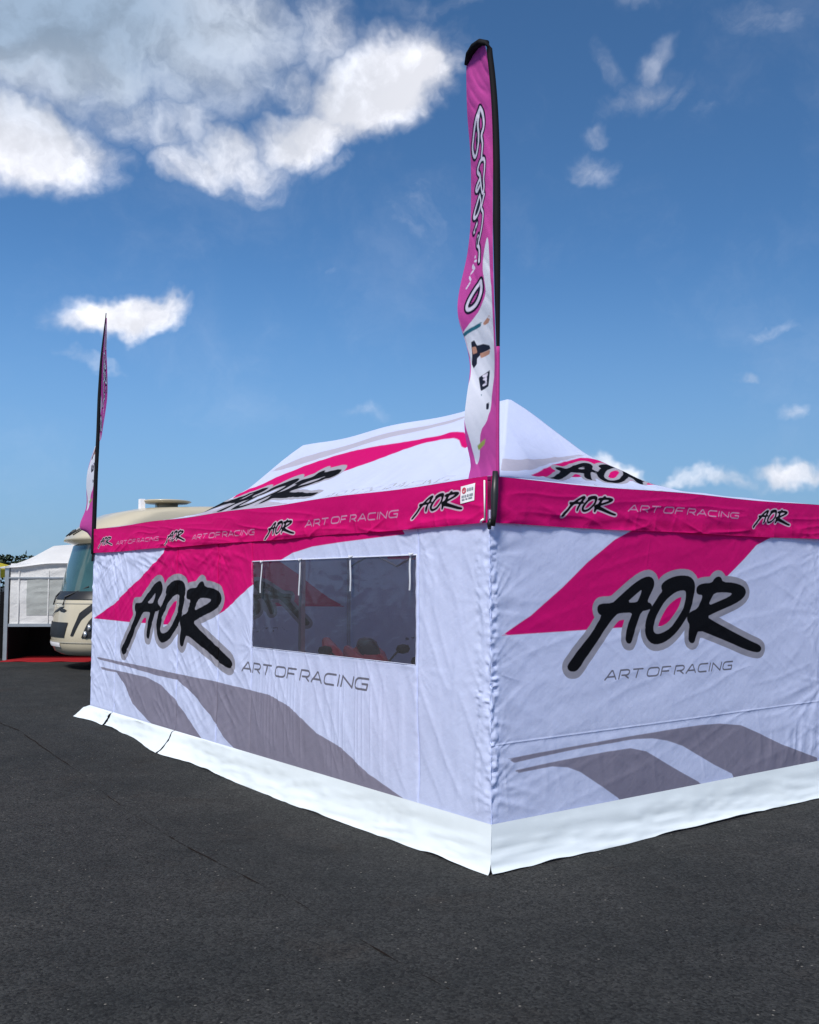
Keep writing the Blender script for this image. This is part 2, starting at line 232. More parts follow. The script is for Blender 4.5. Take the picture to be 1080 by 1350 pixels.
# --- value noise in 2D (numpy)
def vnoise(x, y, seed=0):
    xi = np.floor(x).astype(np.int64); yi = np.floor(y).astype(np.int64); fx = x - xi; fy = y - yi
    def h(a, b):
        n = (a * 374761393 + b * 668265263 + seed * 974634777) & 0xffffffff
        n = ((n ^ (n >> 13)) * 1274126177) & 0xffffffff
        return ((n ^ (n >> 16)) & 0xffff) / 65535.0
    sx = fx * fx * fx * (fx * (fx * 6 - 15) + 10); sy = fy * fy * fy * (fy * (fy * 6 - 15) + 10)
    return (h(xi, yi) * (1 - sx) + h(xi + 1, yi) * sx) * (1 - sy) + (h(xi, yi + 1) * (1 - sx) + h(xi + 1, yi + 1) * sx) * sy
def fbm(x, y, seed=0, oct=3):
    s = 0; a = 1; t = 0
    for i in range(oct): s = s + a * vnoise(x * 2 ** i, y * 2 ** i, seed + i * 17); t += a; a *= .5
    return s / t - .5
def crease(x, y, ang, across, along, seed, sharp=.7):
    """long soft ridges: ang = direction of the folds"""
    c, s_ = math.cos(ang), math.sin(ang)
    p = (x * c + y * s_) / along; q = (-x * s_ + y * c) / across
    q = q + 1.3 * fbm(x / .7, y / .7, seed + 5, 2)
    n = vnoise(p, q, seed)
    r = 1 - np.abs(2 * n - 1)
    return r ** (1 + sharp) - .45
def sstep(a, b, x):
    t = np.clip((x - a) / (b - a), 0, 1); return t * t * (3 - 2 * t)

# --- signed distances (negative inside)
def seg_d(X, Y, a, b):
    ax, ay = a; bx, by = b; dx, dy = bx - ax, by - ay
    L2 = dx * dx + dy * dy + 1e-12
    t = np.clip(((X - ax) * dx + (Y - ay) * dy) / L2, 0, 1)
    return np.hypot(X - ax - t * dx, Y - ay - t * dy)
def poly_sd(X, Y, poly):
    d = np.full(X.shape, 9.); ins = np.zeros(X.shape, bool); n = len(poly)
    for i in range(n):
        a, b = poly[i], poly[(i + 1) % n]
        d = np.minimum(d, seg_d(X, Y, a, b))
        if a[1] != b[1]:
            cond = ((a[1] > Y) != (b[1] > Y)) & (X < (b[0] - a[0]) * (Y - a[1]) / (b[1] - a[1]) + a[0])
            ins ^= cond
    return np.where(ins, -d, d)
def boxed(fn, X, Y, x0, x1, y0, y1, pad, out):
    """evaluate fn only near a box; write min into out"""
    m = (X > x0 - pad) & (X < x1 + pad) & (Y > y0 - pad) & (Y < y1 + pad)
    if m.any(): out[m] = np.minimum(out[m], fn(X[m], Y[m]))
def polys_sd(X, Y, polys, pad=.3):
    out = np.full(X.shape, 1.)
    for p in polys:
        xs = [q[0] for q in p]; ys = [q[1] for q in p]
        boxed(lambda a, b: poly_sd(a, b, p), X, Y, min(xs), max(xs), min(ys), max(ys), pad, out)
    return out
def rounded(poly, it=1):
    for _ in range(it):
        o = []
        for i in range(len(poly)):
            a, b = poly[i], poly[(i + 1) % len(poly)]
            o += [(a[0] * .75 + b[0] * .25, a[1] * .75 + b[1] * .25), (a[0] * .25 + b[0] * .75, a[1] * .25 + b[1] * .75)]
        poly = o
    return poly
LOGO_S = [rounded(p) for p in LOGO]
def logo_sd(X, Y, M, out):
    """brush lettering; M = ((a,b,c),(d,e,f)) maps artwork metres to cloth metres; value in artwork metres"""
    (a, b, c), (d, e, f) = M; det = a * e - b * d
    cs = [(a * x + b * y + c, d * x + e * y + f) for x in (-1.2, 1.2) for y in (-.36, .36)]
    x0, x1 = min(p[0] for p in cs), max(p[0] for p in cs); y0, y1 = min(p[1] for p in cs), max(p[1] for p in cs)
    def fn(x, y):
        lx = (e * (x - c) - b * (y - f)) / det; ly = (-d * (x - c) + a * (y - f)) / det
        r = np.full(lx.shape, 9.)
        for k in (0, 2, 4):
            r = np.minimum(r, np.maximum(poly_sd(lx, ly, LOGO_S[k]), -poly_sd(lx, ly, LOGO_S[k + 1])))
        return r
    boxed(fn, X, Y, x0, x1, y0, y1, .12, out)
# wide sans capitals as strokes in a unit-high box
def arc(cx, cy, rx, ry, a0, a1, n=8):
    return [(cx + rx * math.cos(math.radians(a0 + (a1 - a0) * i / n)), cy + ry * math.sin(math.radians(a0 + (a1 - a0) * i / n))) for i in range(n + 1)]
def rrect(w, r=.32):
    return arc(w - r, 1 - r, r, r, 90, 0, 4) + arc(w - r, r, r, r, 0, -90, 4) + arc(r, r, r, r, -90, -180, 4) + arc(r, 1 - r, r, r, 180, 90, 4) + [(w - r, 1)]
GLYPH = {
    'A': (1.12, [[(0, 0), (.5, 1), (.62, 1), (1.12, 0)], [(.2, .3), (.92, .3)]]),
    'R': (1.05, [[(0, 0), (0, 1), (.72, 1)] + arc(.72, .69, .28, .31, 90, -90, 6) + [(.25, .38)], [(.55, .38), (1.02, 0)]]),
    'T': (1.0, [[(0, 1), (1.0, 1)], [(.5, 1), (.5, 0)]]),
    'O': (1.25, [rrect(1.25)]),
    'F': (.92, [[(0, 0), (0, 1), (.92, 1)], [(0, .48), (.8, .48)]]),
    'C': (1.1, [[(1.08, 1), (.32, 1)] + arc(.32, .68, .32, .32, 90, 180, 4) + arc(.32, .32, .32, .32, 180, 270, 4) + [(1.08, 0)]]),
    'I': (.06, [[(.03, 0), (.03, 1)]]),
    'N': (1.08, [[(0, 0), (0, 1), (1.08, 0), (1.08, 1)]]),
    'G': (1.2, [[(1.15, 1), (.32, 1)] + arc(.32, .68, .32, .32, 90, 180, 4) + arc(.32, .32, .32, .32, 180, 270, 4) + [(1.15, 0), (1.15, .5), (.65, .5)]]),
}
def text_strokes(s, gap=.3, space=.62):
    x = 0; out = []
    for ch in s:
        if ch == ' ': x += space - gap; continue
        w, st = GLYPH[ch]; out += [[(x + p[0], p[1]) for p in q] for q in st]; x += w + gap
    return out, x - gap
TXT, TXT_W = text_strokes("ART OF RACING")
def text_sd(X, Y, x0, x1, y0, h, out, slant=.22, half=.085):
    sx = (x1 - x0) / (TXT_W + slant)
    for st in TXT:
        pts = [(x0 + (p[0] + slant * p[1]) * sx, y0 + (half + p[1] * (1 - 2 * half)) * h) for p in st]
        xs = [p[0] for p in pts]; ys = [p[1] for p in pts]
        def fn(a, b):
            d = np.full(a.shape, 9.)
            for i in range(len(pts) - 1): d = np.minimum(d, seg_d(a, b, pts[i], pts[i + 1]))
            return d - half * h
        boxed(fn, X, Y, min(xs), max(xs), min(ys), max(ys), .03, out)

# ------------------------------------------------------------------ materials
def new_mat(name):
    m = bpy.data.materials.new(name); m.use_nodes = True; nt = m.node_tree; nt.nodes.clear()
    return m, nt
def N(nt, t, **k):
    n = nt.nodes.new(t)
    for a, b in k.items(): setattr(n, a, b)
    return n
def noise_node(nt, scale, detail=4, rough=.55, vec=None):
    n = N(nt, 'ShaderNodeTexNoise'); n.inputs['Scale'].default_value = scale; n.inputs['Detail'].default_value = detail; n.inputs['Roughness'].default_value = rough
    if vec is not None: nt.links.new(vec, n.inputs['Vector'])
    return n
def obj_vec(nt, scale=(1, 1, 1)):
    t = N(nt, 'ShaderNodeTexCoord'); mp = N(nt, 'ShaderNodeMapping'); mp.inputs['Scale'].default_value = scale
    nt.links.new(t.outputs['Object'], mp.inputs['Vector']); return mp.outputs[0]
def ramp(nt, fac, lo, hi, a, b):
    mr = N(nt, 'ShaderNodeMapRange'); mr.inputs[1].default_value = lo; mr.inputs[2].default_value = hi; nt.links.new(fac, mr.inputs[0])
    mx = N(nt, 'ShaderNodeMix', data_type='RGBA'); nt.links.new(mr.outputs[0], mx.inputs[0])
    mx.inputs[6].default_value = (*a, 1); mx.inputs[7].default_value = (*b, 1); return mx.outputs[2]
def simple(name, col, rough=.5, metal=0., vary=.12, scale=6., bump=0., bump_scale=60., spec=.5, coat=0.):
    m, nt = new_mat(name); v = obj_vec(nt)
    n = noise_node(nt, scale, 5, .6, v)
    c = ramp(nt, n.outputs['Fac'], .3, .7, tuple(x * (1 - vary) for x in col), tuple(min(1, x * (1 + vary)) for x in col))
    b = N(nt, 'ShaderNodeBsdfPrincipled'); nt.links.new(c, b.inputs['Base Color'])
    b.inputs['Roughness'].default_value = rough; b.inputs['Metallic'].default_value = metal; b.inputs['Specular IOR Level'].default_value = spec
    b.inputs['Coat Weight'].default_value = coat
    if bump:
        n2 = noise_node(nt, bump_scale, 4, .6, v); bp = N(nt, 'ShaderNodeBump'); bp.inputs['Strength'].default_value = bump; bp.inputs['Distance'].default_value = .01
        nt.links.new(n2.outputs['Fac'], bp.inputs['Height']); nt.links.new(bp.outputs[0], b.inputs['Normal'])
    o = N(nt, 'ShaderNodeOutputMaterial'); nt.links.new(b.outputs[0], o.inputs[0]); return m
def cloth(name, base, layers, rough=.6, transl=.30, bump=.10, dirt=.05):
    """printed polyester: layers = [(attribute, threshold, colour, edge)] laid over the base in order"""
    m, nt = new_mat(name); v = obj_vec(nt)
    big = noise_node(nt, 1.7, 4, .6, v)
    col = ramp(nt, big.outputs['Fac'], .3, .7, tuple(x * (1 - dirt) for x in base), base)
    for at, thr, c, w in layers:
        a = N(nt, 'ShaderNodeAttribute', attribute_name=at)
        mr = N(nt, 'ShaderNodeMapRange'); mr.inputs[1].default_value = thr + w; mr.inputs[2].default_value = thr - w; nt.links.new(a.outputs['Fac'], mr.inputs[0])
        mx = N(nt, 'ShaderNodeMix', data_type='RGBA'); nt.links.new(mr.outputs[0], mx.inputs[0]); nt.links.new(col, mx.inputs[6]); mx.inputs[7].default_value = (*c, 1); col = mx.outputs[2]
    b = N(nt, 'ShaderNodeBsdfPrincipled'); nt.links.new(col, b.inputs['Base Color']); b.inputs['Roughness'].default_value = rough; b.inputs['Specular IOR Level'].default_value = .08
    tr = N(nt, 'ShaderNodeBsdfTranslucent'); nt.links.new(col, tr.inputs['Color'])
    n2 = noise_node(nt, 14, 5, .6, v); n3 = noise_node(nt, 3.2, 6, .62, v)
    ad = N(nt, 'ShaderNodeMath', operation='ADD'); nt.links.new(n2.outputs['Fac'], ad.inputs[0])
    ml = N(nt, 'ShaderNodeMath', operation='MULTIPLY'); nt.links.new(n3.outputs['Fac'], ml.inputs[0]); ml.inputs[1].default_value = 1.6; nt.links.new(ml.outputs[0], ad.inputs[1])
    hgt = ad.outputs[0]
    for rot, sc_, amp in ((.5, (2.2, 2.2, 26), .55), (-.8, (2.5, 2.5, 22), .45), (1.45, (1.6, 1.6, 30), .35)):
        t_ = N(nt, 'ShaderNodeTexCoord'); r0 = N(nt, 'ShaderNodeMapping'); r0.inputs['Rotation'].default_value = (rot, rot, 0); nt.links.new(t_.outputs['Object'], r0.inputs['Vector'])
        r1 = N(nt, 'ShaderNodeMapping'); r1.inputs['Scale'].default_value = sc_; nt.links.new(r0.outputs[0], r1.inputs['Vector'])
        nn = noise_node(nt, 1.0, 3, .55, r1.outputs[0])
        m_ = N(nt, 'ShaderNodeMath', operation='MULTIPLY_ADD'); nt.links.new(nn.outputs['Fac'], m_.inputs[0]); m_.inputs[1].default_value = amp; nt.links.new(hgt, m_.inputs[2]); hgt = m_.outputs[0]
    bp = N(nt, 'ShaderNodeBump'); bp.inputs['Strength'].default_value = bump * 1.6; bp.inputs['Distance'].default_value = .02
    nt.links.new(hgt, bp.inputs['Height'])
    for s_ in (b, tr): nt.links.new(bp.outputs[0], s_.inputs['Normal'])
    ms = N(nt, 'ShaderNodeMixShader'); ms.inputs[0].default_value = transl; nt.links.new(b.outputs[0], ms.inputs[1]); nt.links.new(tr.outputs[0], ms.inputs[2])
    o = N(nt, 'ShaderNodeOutputMaterial'); nt.links.new(ms.outputs[0], o.inputs[0]); return m

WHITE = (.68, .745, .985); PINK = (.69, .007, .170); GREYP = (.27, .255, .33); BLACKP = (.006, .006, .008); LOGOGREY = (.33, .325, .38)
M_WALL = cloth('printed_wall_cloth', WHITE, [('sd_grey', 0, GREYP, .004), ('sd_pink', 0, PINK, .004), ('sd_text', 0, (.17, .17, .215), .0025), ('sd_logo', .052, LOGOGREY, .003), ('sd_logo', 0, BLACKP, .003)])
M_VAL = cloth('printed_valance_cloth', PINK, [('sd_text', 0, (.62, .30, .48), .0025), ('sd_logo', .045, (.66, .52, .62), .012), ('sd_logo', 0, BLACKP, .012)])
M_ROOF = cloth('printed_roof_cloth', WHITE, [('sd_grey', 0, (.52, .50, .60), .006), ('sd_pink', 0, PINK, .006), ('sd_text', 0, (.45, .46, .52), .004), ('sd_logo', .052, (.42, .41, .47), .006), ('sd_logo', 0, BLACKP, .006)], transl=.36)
FPINK = (.62, .085, .37)
M_FLAG = cloth('printed_flag_cloth', FPINK, [('sd_white', 0, (.78, .79, .86), .004), ('sd_loop', .032, (.012, .01, .03), .004), ('sd_loop', .013, (.80, .74, .86), .004), ('sd_dark', 0, (.02, .025, .045), .004), ('sd_word', 0, (.80, .74, .86), .003), ('sd_teal', 0, (.03, .16, .22), .004), ('sd_tan', 0, (.55, .28, .20), .004), ('sd_green', 0, (.35, .42, .10), .006)], transl=.4, bump=.08)
M_SLEEVE = simple('black_pole_sleeve', (.006, .006, .008), .75, spec=.15)
M_SLEEVE_P = simple('pink_pole_sleeve', (.38, .03, .20), .7, spec=.2)
M_PVC = simple('white_pvc_skirt', (.64, .69, .71), .45, vary=.045, scale=2.2, bump=.05, bump_scale=9)
M_WELT = simple('white_zip_tape', (.55, .58, .72), .6, vary=.05)
M_BLACK = simple('black_plastic', (.012, .012, .013), .45)
M_ALU = simple('aluminium_tube', (.55, .56, .57), .38, metal=.85, vary=.08)
M_STICK = simple('white_sticker', (.82, .80, .82), .4, vary=.02)
M_TIE = simple('tie_tape', (.58, .60, .66), .6)
M_STICKRED = simple('red_sticker_print', (.55, .04, .07), .4)
M_STICKGREY = simple('grey_sticker_print', (.28, .30, .34), .4)
def window_film():
    m, nt = new_mat('tinted_window_film'); v = obj_vec(nt)
    n = noise_node(nt, 5, 5, .6, v)
    v2 = obj_vec(nt, (1, 1.2, 9)); n2 = noise_node(nt, 2.4, 4, .55, v2)
    ad = N(nt, 'ShaderNodeMath', operation='ADD'); nt.links.new(n.outputs['Fac'], ad.inputs[0]); nt.links.new(n2.outputs['Fac'], ad.inputs[1])
    bp = N(nt, 'ShaderNodeBump'); bp.inputs['Strength'].default_value = .05; bp.inputs['Distance'].default_value = .03; nt.links.new(ad.outputs[0], bp.inputs['Height'])
    tr = N(nt, 'ShaderNodeBsdfTransparent'); tr.inputs[0].default_value = (.60, .56, .57, 1)
    gl = N(nt, 'ShaderNodeBsdfGlossy'); gl.inputs['Roughness'].default_value = .12; gl.inputs[0].default_value = (.85, .86, .9, 1); nt.links.new(bp.outputs[0], gl.inputs['Normal'])
    df = N(nt, 'ShaderNodeBsdfDiffuse'); df.inputs[0].default_value = (.10, .098, .105, 1); nt.links.new(bp.outputs[0], df.inputs['Normal'])
    m1 = N(nt, 'ShaderNodeMixShader'); m1.inputs[0].default_value = .30; nt.links.new(tr.outputs[0], m1.inputs[1]); nt.links.new(df.outputs[0], m1.inputs[2])
    fr = N(nt, 'ShaderNodeFresnel'); fr.inputs['IOR'].default_value = 1.42; nt.links.new(bp.outputs[0], fr.inputs['Normal'])
    m2 = N(nt, 'ShaderNodeMixShader'); nt.links.new(fr.outputs[0], m2.inputs[0]); nt.links.new(m1.outputs[0], m2.inputs[1]); nt.links.new(gl.outputs[0], m2.inputs[2])
    o = N(nt, 'ShaderNodeOutputMaterial'); nt.links.new(m2.outputs[0], o.inputs[0]); return m
M_FILM = window_film()
def asphalt():
    m, nt = new_mat('asphalt'); v = obj_vec(nt)
    vo = N(nt, 'ShaderNodeTexVoronoi'); vo.inputs['Scale'].default_value = 72; nt.links.new(v, vo.inputs['Vector'])
    vo2 = N(nt, 'ShaderNodeTexVoronoi'); vo2.inputs['Scale'].default_value = 38; nt.links.new(v, vo2.inputs['Vector'])
    big = noise_node(nt, .45, 7, .68, v); mid = noise_node(nt, 4, 6, .65, v); fine = noise_node(nt, 160, 3, .7, v)
    c0 = ramp(nt, big.outputs['Fac'], .35, .68, (.0130, .0140, .0138), (.0275, .0270, .0255))
    sp = N(nt, 'ShaderNodeMapRange'); nt.links.new(vo.outputs['Color'], sp.inputs[0]); sp.inputs[1].default_value = 0; sp.inputs[2].default_value = 1; sp.inputs[3].default_value = .2; sp.inputs[4].default_value = 2.1
    mm = N(nt, 'ShaderNodeMix', data_type='RGBA', blend_type='MULTIPLY'); mm.inputs[0].default_value = 1; nt.links.new(c0, mm.inputs[6])
    nt.links.new(sp.outputs[0], mm.inputs[7])
    md = N(nt, 'ShaderNodeMapRange'); nt.links.new(mid.outputs['Fac'], md.inputs[0]); md.inputs[1].default_value = .3; md.inputs[2].default_value = .7; md.inputs[3].default_value = .82; md.inputs[4].default_value = 1.2
    m3 = N(nt, 'ShaderNodeMix', data_type='RGBA', blend_type='MULTIPLY'); m3.inputs[0].default_value = 1; nt.links.new(mm.outputs[2], m3.inputs[6]); nt.links.new(md.outputs[0], m3.inputs[7])
    st = noise_node(nt, 1.3, 6, .7, v)       # brownish stains
    sr_ = N(nt, 'ShaderNodeMapRange'); nt.links.new(st.outputs['Fac'], sr_.inputs[0]); sr_.inputs[1].default_value = .56; sr_.inputs[2].default_value = .74; sr_.inputs[4].default_value = .7
    m5 = N(nt, 'ShaderNodeMix', data_type='RGBA', blend_type='MULTIPLY'); nt.links.new(sr_.outputs[0], m5.inputs[0]); nt.links.new(m3.outputs[2], m5.inputs[6]); m5.inputs[7].default_value = (1.05, .84, .70, 1); m3 = m5
    # rare pale chips
    wn_ = N(nt, 'ShaderNodeTexWhiteNoise'); nt.links.new(vo2.outputs['Position'], wn_.inputs[0])
    g1 = N(nt, 'ShaderNodeMath', operation='GREATER_THAN'); nt.links.new(wn_.outputs[0], g1.inputs[0]); g1.inputs[1].default_value = .978
    g2 = N(nt, 'ShaderNodeMath', operation='LESS_THAN'); nt.links.new(vo2.outputs['Distance'], g2.inputs[0]); g2.inputs[1].default_value = .24
    g3 = N(nt, 'ShaderNodeMath', operation='MULTIPLY'); nt.links.new(g1.outputs[0], g3.inputs[0]); nt.links.new(g2.outputs[0], g3.inputs[1])
    m4 = N(nt, 'ShaderNodeMix', data_type='RGBA'); nt.links.new(g3.outputs[0], m4.inputs[0]); nt.links.new(m3.outputs[2], m4.inputs[6]); m4.inputs[7].default_value = (.16, .15, .13, 1)
    b = N(nt, 'ShaderNodeBsdfPrincipled'); nt.links.new(m4.outputs[2], b.inputs['Base Color']); b.inputs['Roughness'].default_value = .88; b.inputs['Specular IOR Level'].default_value = .25
    ad = N(nt, 'ShaderNodeMath', operation='ADD'); nt.links.new(vo.outputs['Distance'], ad.inputs[0]); nt.links.new(fine.outputs['Fac'], ad.inputs[1])
    bp = N(nt, 'ShaderNodeBump'); bp.inputs['Strength'].default_value = .9; bp.inputs['Distance'].default_value = .006; bp.invert = True; nt.links.new(ad.outputs[0], bp.inputs['Height']); nt.links.new(bp.outputs[0], b.inputs['Normal'])
    o = N(nt, 'ShaderNodeOutputMaterial'); nt.links.new(b.outputs[0], o.inputs[0]); return m
M_ASPHALT = asphalt()
M_CRACK = simple('crack_filler', (.012, .008, .006), .95, vary=.3, scale=20, spec=.1)

# ------------------------------------------------------------------ place of the tent on the ground
TH = .6393; CX, CY = .5458, 6.6185; TL, TW = 8.0, 4.1
Z_VB, Z_VT, Z_PK, Z_FOOT = 2.31, 2.63, 3.71, .29
AX = Vector((-math.sin(TH), math.cos(TH))); BX = Vector((math.cos(TH), math.sin(TH)))
def g_u(u): return 0.17 * float(sstep(2.5, 8.5, np.array(u)))
def ground_z(x, y): return g_u((x - CX) * AX.x + (y - CY) * AX.y)
def tent_xy(u, v): return (CX + AX.x * u + BX.x * v, CY + AX.y * u + BX.y * v)

us = [-900, -60, -10, 0, 2.5, 3.5, 4.5, 5.5, 6.5, 7.5, 8.5, 12, 60, 900]
gv = []; gf = []
for i, u in enumerate(us):
    for v in (-1100, 1100):
        p = tent_xy(u, v); gv.append((p[0], p[1], g_u(u)))
    if i: gf.append((2 * i - 2, 2 * i - 1, 2 * i + 1, 2 * i))
ground = mesh_obj('ground', gv, gf, M_ASPHALT); tag(ground, kind='structure', label='dark grey asphalt paddock ground')
# ragged construction joint in the asphalt
pts = []
for i in range(len(CRACK) - 1):
    a, b = Vector(CRACK[i]), Vector(CRACK[i + 1]); n = max(2, int((b - a).length / .05))
    pts += [a.lerp(b, k / n) for k in range(n)]
v = []; f = []
for i, p in enumerate(pts):
    d = (pts[min(i + 1, len(pts) - 1)] - pts[max(i - 1, 0)]).normalized(); nrm = Vector((-d.y, d.x))
    w = max(.0005, .012 * (float(vnoise(np.array(i * .17), np.array(0.), 4)) - .28) + .006 * (rng.random() - .4))
    if 75 < i < 100: w *= .4
    q = p + nrm * (.02 * (float(vnoise(np.array(i * .23), np.array(3.), 9)) - .5))
    for s_ in (-1, 1):
        r = q + nrm * w * s_; v.append((r.x, r.y, ground_z(r.x, r.y) + .004))
    if i: f.append((2 * i - 2, 2 * i - 1, 2 * i + 1, 2 * i))
mesh_obj('crack', v, f, M_CRACK, ground)

# ------------------------------------------------------------------ the printed tent
tent = empty('event_tent', (CX, CY, 0), TH)
tag(tent, 'large white and pink printed event tent with closed walls and one tinted window', 'tent')
# tent frame: local x = along the short front wall (v), local y = along the long window wall (u)

def uniq(a): return np.unique(np.round(a, 5))
def coords(lo, hi, step, dense, dstep):
    """grid lines: coarse step, refined inside the dense intervals"""
    out = [lo]; x = lo
    while x < hi - 1e-6:
        s_ = dstep if any(a - 1e-9 <= x < b for a, b in dense) else step
        nx = x + s_
        for a, b in dense:
            if x < a - 1e-6 < nx: nx = a
        x = min(nx, hi); out.append(x)
    return np.array(out)

SEAMS = [.82, 3.48, 4.22, 5.22, 7.13]
WIN = (.835, 3.485, 1.295, 2.112)          # window opening u0,u1,z0,z1
def pull(S, Z, pts, seed):
    """folds radiating from the points where the cloth is tied to the frame"""
    d = 0 * S
    for k, (s0, z0, rad, amp) in enumerate(pts):
        r = np.hypot(S - s0, Z - z0); th = np.arctan2(Z - z0, S - s0 + .02)
        n = vnoise(th * 4.2 + 7 * k, r * 1.6, seed + k)
        d = d + amp * ((1 - np.abs(2 * n - 1)) ** 1.5 - .4) * np.exp(-(r / rad) ** 2) * sstep(0, .09, r)
    return d
def left_disp(U, Z):
    ed = np.minimum(sstep(0, .35, U), sstep(0, .3, TL - U))
    d = .03 * fbm(U / 1.3, Z / 1.1, 2, 2) * ed
    # vertical drapes under and beside the window
    d += .008 * crease(U, Z, math.pi / 2, .06, .9, 11) * (.25 + .75 * sstep(1.35, .9, Z) * sstep(.7, 1.0, U) * sstep(3.7, 3.2, U))
    d += .009 * crease(U, Z, math.radians(100), .16, 1.3, 41) * sstep(1.1, .6, U)
    # tension folds on the zipped panels
    left = sstep(3.3, 4.0, U)
    d += .011 * crease(U, Z, math.radians(-28), .085, .7, 21) * left * (.35 + .65 * sstep(1.3, 2.0, Z))
    d += .009 * crease(U, Z, math.radians(35), .10, .6, 25) * left * (1 - .5 * sstep(1.2, 2.2, Z))
    d += .016 * crease(U, Z, math.radians(12), .07, .5, 31) * sstep(1.9, 2.2, Z) * left
    d += .006 * crease(U, Z, math.radians(60), .12, .8, 29)
    fan = sstep(6.2, 6.9, U) * sstep(1.5, 2.1, Z)
    d += .024 * crease(U, Z, math.radians(62), .085, .9, 33) * fan
    # gathered puckers down the corner sleeves
    pk = np.exp(-((U - .03) / .035) ** 2) + .75 * np.exp(-((U - .125) / .03) ** 2)
    d += .020 * (vnoise(U / .05, Z / .024, 51) - .5) * pk * sstep(2.28, 2.15, Z)
    d += .004 * np.exp(-((U - .075) / .03) ** 2)
    pk2 = np.exp(-((TL - U - .05) / .06) ** 2)
    d += .014 * (vnoise(U / .07, Z / .05, 57) - .5) * pk2
    d += pull(U, Z, [(0, .45, .3, .006), (0, .8, .35, .006), (0, 1.25, .3, .006), (0, 1.75, .35, .006), (.82, 2.15, .4, .008), (3.48, 1.28, .4, .008), (.83, 1.28, .3, .006), (4.22, 2.25, .5, .012), (5.22, 2.25, .6, .014), (7.13, 2.25, .7, .016), (8, 2.2, .6, .014), (8, 1.4, .5, .010), (8, .6, .5, .010)], 81)
    for s_ in SEAMS:
        d -= .010 * np.exp(-((U - s_) / .014) ** 2)
        d += .006 * (vnoise(U / .05, Z / .045, 61) - .5) * np.exp(-((U - s_) / .05) ** 2)
    # crisp sagging rim round the opening
    d += .004 * np.exp(-((Z - WIN[2] + .012) / .012) ** 2) * sstep(.75, .85, U) * sstep(3.57, 3.47, U)
    return d * (.15 + .85 * sstep(.27, .45, Z)) * (.3 + .7 * sstep(2.34, 2.16, Z)) - .006
def left_attrs(U, Z):
    X = -U
    a = {}
    a['sd_pink'] = polys_sd(U, Z, [rounded(L_PINK)] if False else [L_PINK])
    a['sd_grey'] = polys_sd(U, Z, [p for p in L_GREY])
    lg = np.full(U.shape, 1.); logo_sd(X, Z, ((1.259, .0247, -5.372), (-.0142, 1.325, 1.480)), lg); a['sd_logo'] = lg
    t = np.full(U.shape, 1.); text_sd(X, Z, -3.66, -1.455, 1.045, .105, t); a['sd_text'] = t
    return a
zz = coords(Z_FOOT - .03, Z_VB + .09, .016, [(1.03, 1.17)], .005)
zz = uniq(np.concatenate([zz, [WIN[2], WIN[3]]]))
panels = []
edges = [0.0] + SEAMS + [TL]
for i in range(len(edges) - 1):
    a, b = edges[i], edges[i + 1]
    dense = [(1.42, 3.68)] if b > 1.4 and a < 3.7 else []
    uu = coords(a, b, .016, dense, .006)
    if i == 0: uu = uniq(np.concatenate([np.arange(0, .2, .008), uu]))
    if i == 1: uu = uniq(np.concatenate([uu, [WIN[0], WIN[1]]])); uu = uu[uu <= b]
    U, Z = np.meshgrid(uu, zz, indexing='ij')
    D = left_disp(U, Z)
    P = np.stack([-D, U, Z], -1)
    keep = None
    if i == 1:
        uc = (uu[:-1] + uu[1:]) / 2; zc = (zz[:-1] + zz[1:]) / 2
        inside = (uc[:, None] > WIN[0]) & (uc[:, None] < WIN[1]) & (zc[None] > WIN[2]) & (zc[None] < WIN[3])
        keep = ~inside
    panels.append(sheet('wall_panel', P, M_WALL, tent, left_attrs(U, Z), keep))
panels[1]['label'] = 'white wall panel with the tinted window'
# zips / seams: pale piping along the joins
for k, s_ in enumerate(SEAMS):
    zs_ = np.linspace(Z_FOOT + .0, Z_VB + .02, 60); uu = s_ + np.array([-.0024, -.0015, 0, .0015, .0024])
    U, Z = np.meshgrid(uu, zs_, indexing='ij')
    base = left_disp(np.full_like(U, s_), Z)
    P = np.stack([-(base + np.array([-.002, .007, .008, .007, -.002])[:, None] + (.003 if k in (2, 3) else 0)), U + .001 * (vnoise(U * 0, Z / .08, 77 + k) - .5), Z], -1)
    sheet('zip' if k in (2, 3) else 'seam', P, M_WALL, panels[k], left_attrs(U, Z))
# the window: film, hem and four hanging ties
uu = coords(WIN[0] - .012, WIN[1] + .0, .02, [], .02); zw = coords(WIN[2] - .012, WIN[3] + .012, .02, [], .02)
U, Z = np.meshgrid(uu, zw, indexing='ij')
D = -.012 + .005 * crease(U, Z, math.radians(8), .06, .6, 71) * sstep(1.6, 2.0, Z) + .02 * fbm(U / .9, Z / .7, 73, 2) + .004 * crease(U, Z, math.radians(150), .09, .5, 75)
D = np.minimum(D, left_disp(U, Z) - .004)
win = sheet('window_film', np.stack([-D, U, Z], -1)[::-1], M_FILM, panels[1])
win['label'] = 'dark see-through plastic window film'
fr = MB()
def rim(pts, r):
    out = []
    for (u, z) in pts: out.append((-float(left_disp(np.array(u), np.array(z))) - .003, u, z))
    fr.tube(out, r, 6)
nu = 70
rim([(WIN[0] + (WIN[1] - WIN[0]) * i / nu, WIN[3]) for i in range(nu + 1)], .006)
rim([(WIN[0] + (WIN[1] - WIN[0]) * i / nu, WIN[2]) for i in range(nu + 1)], .003)
rim([(WIN[0], WIN[2] + (WIN[3] - WIN[2]) * i / 30) for i in range(31)], .003)
rim([(WIN[1], WIN[2] + (WIN[3] - WIN[2]) * i / 30) for i in range(31)], .003)
fr.build('window_hem', M_WELT, panels[1], True)
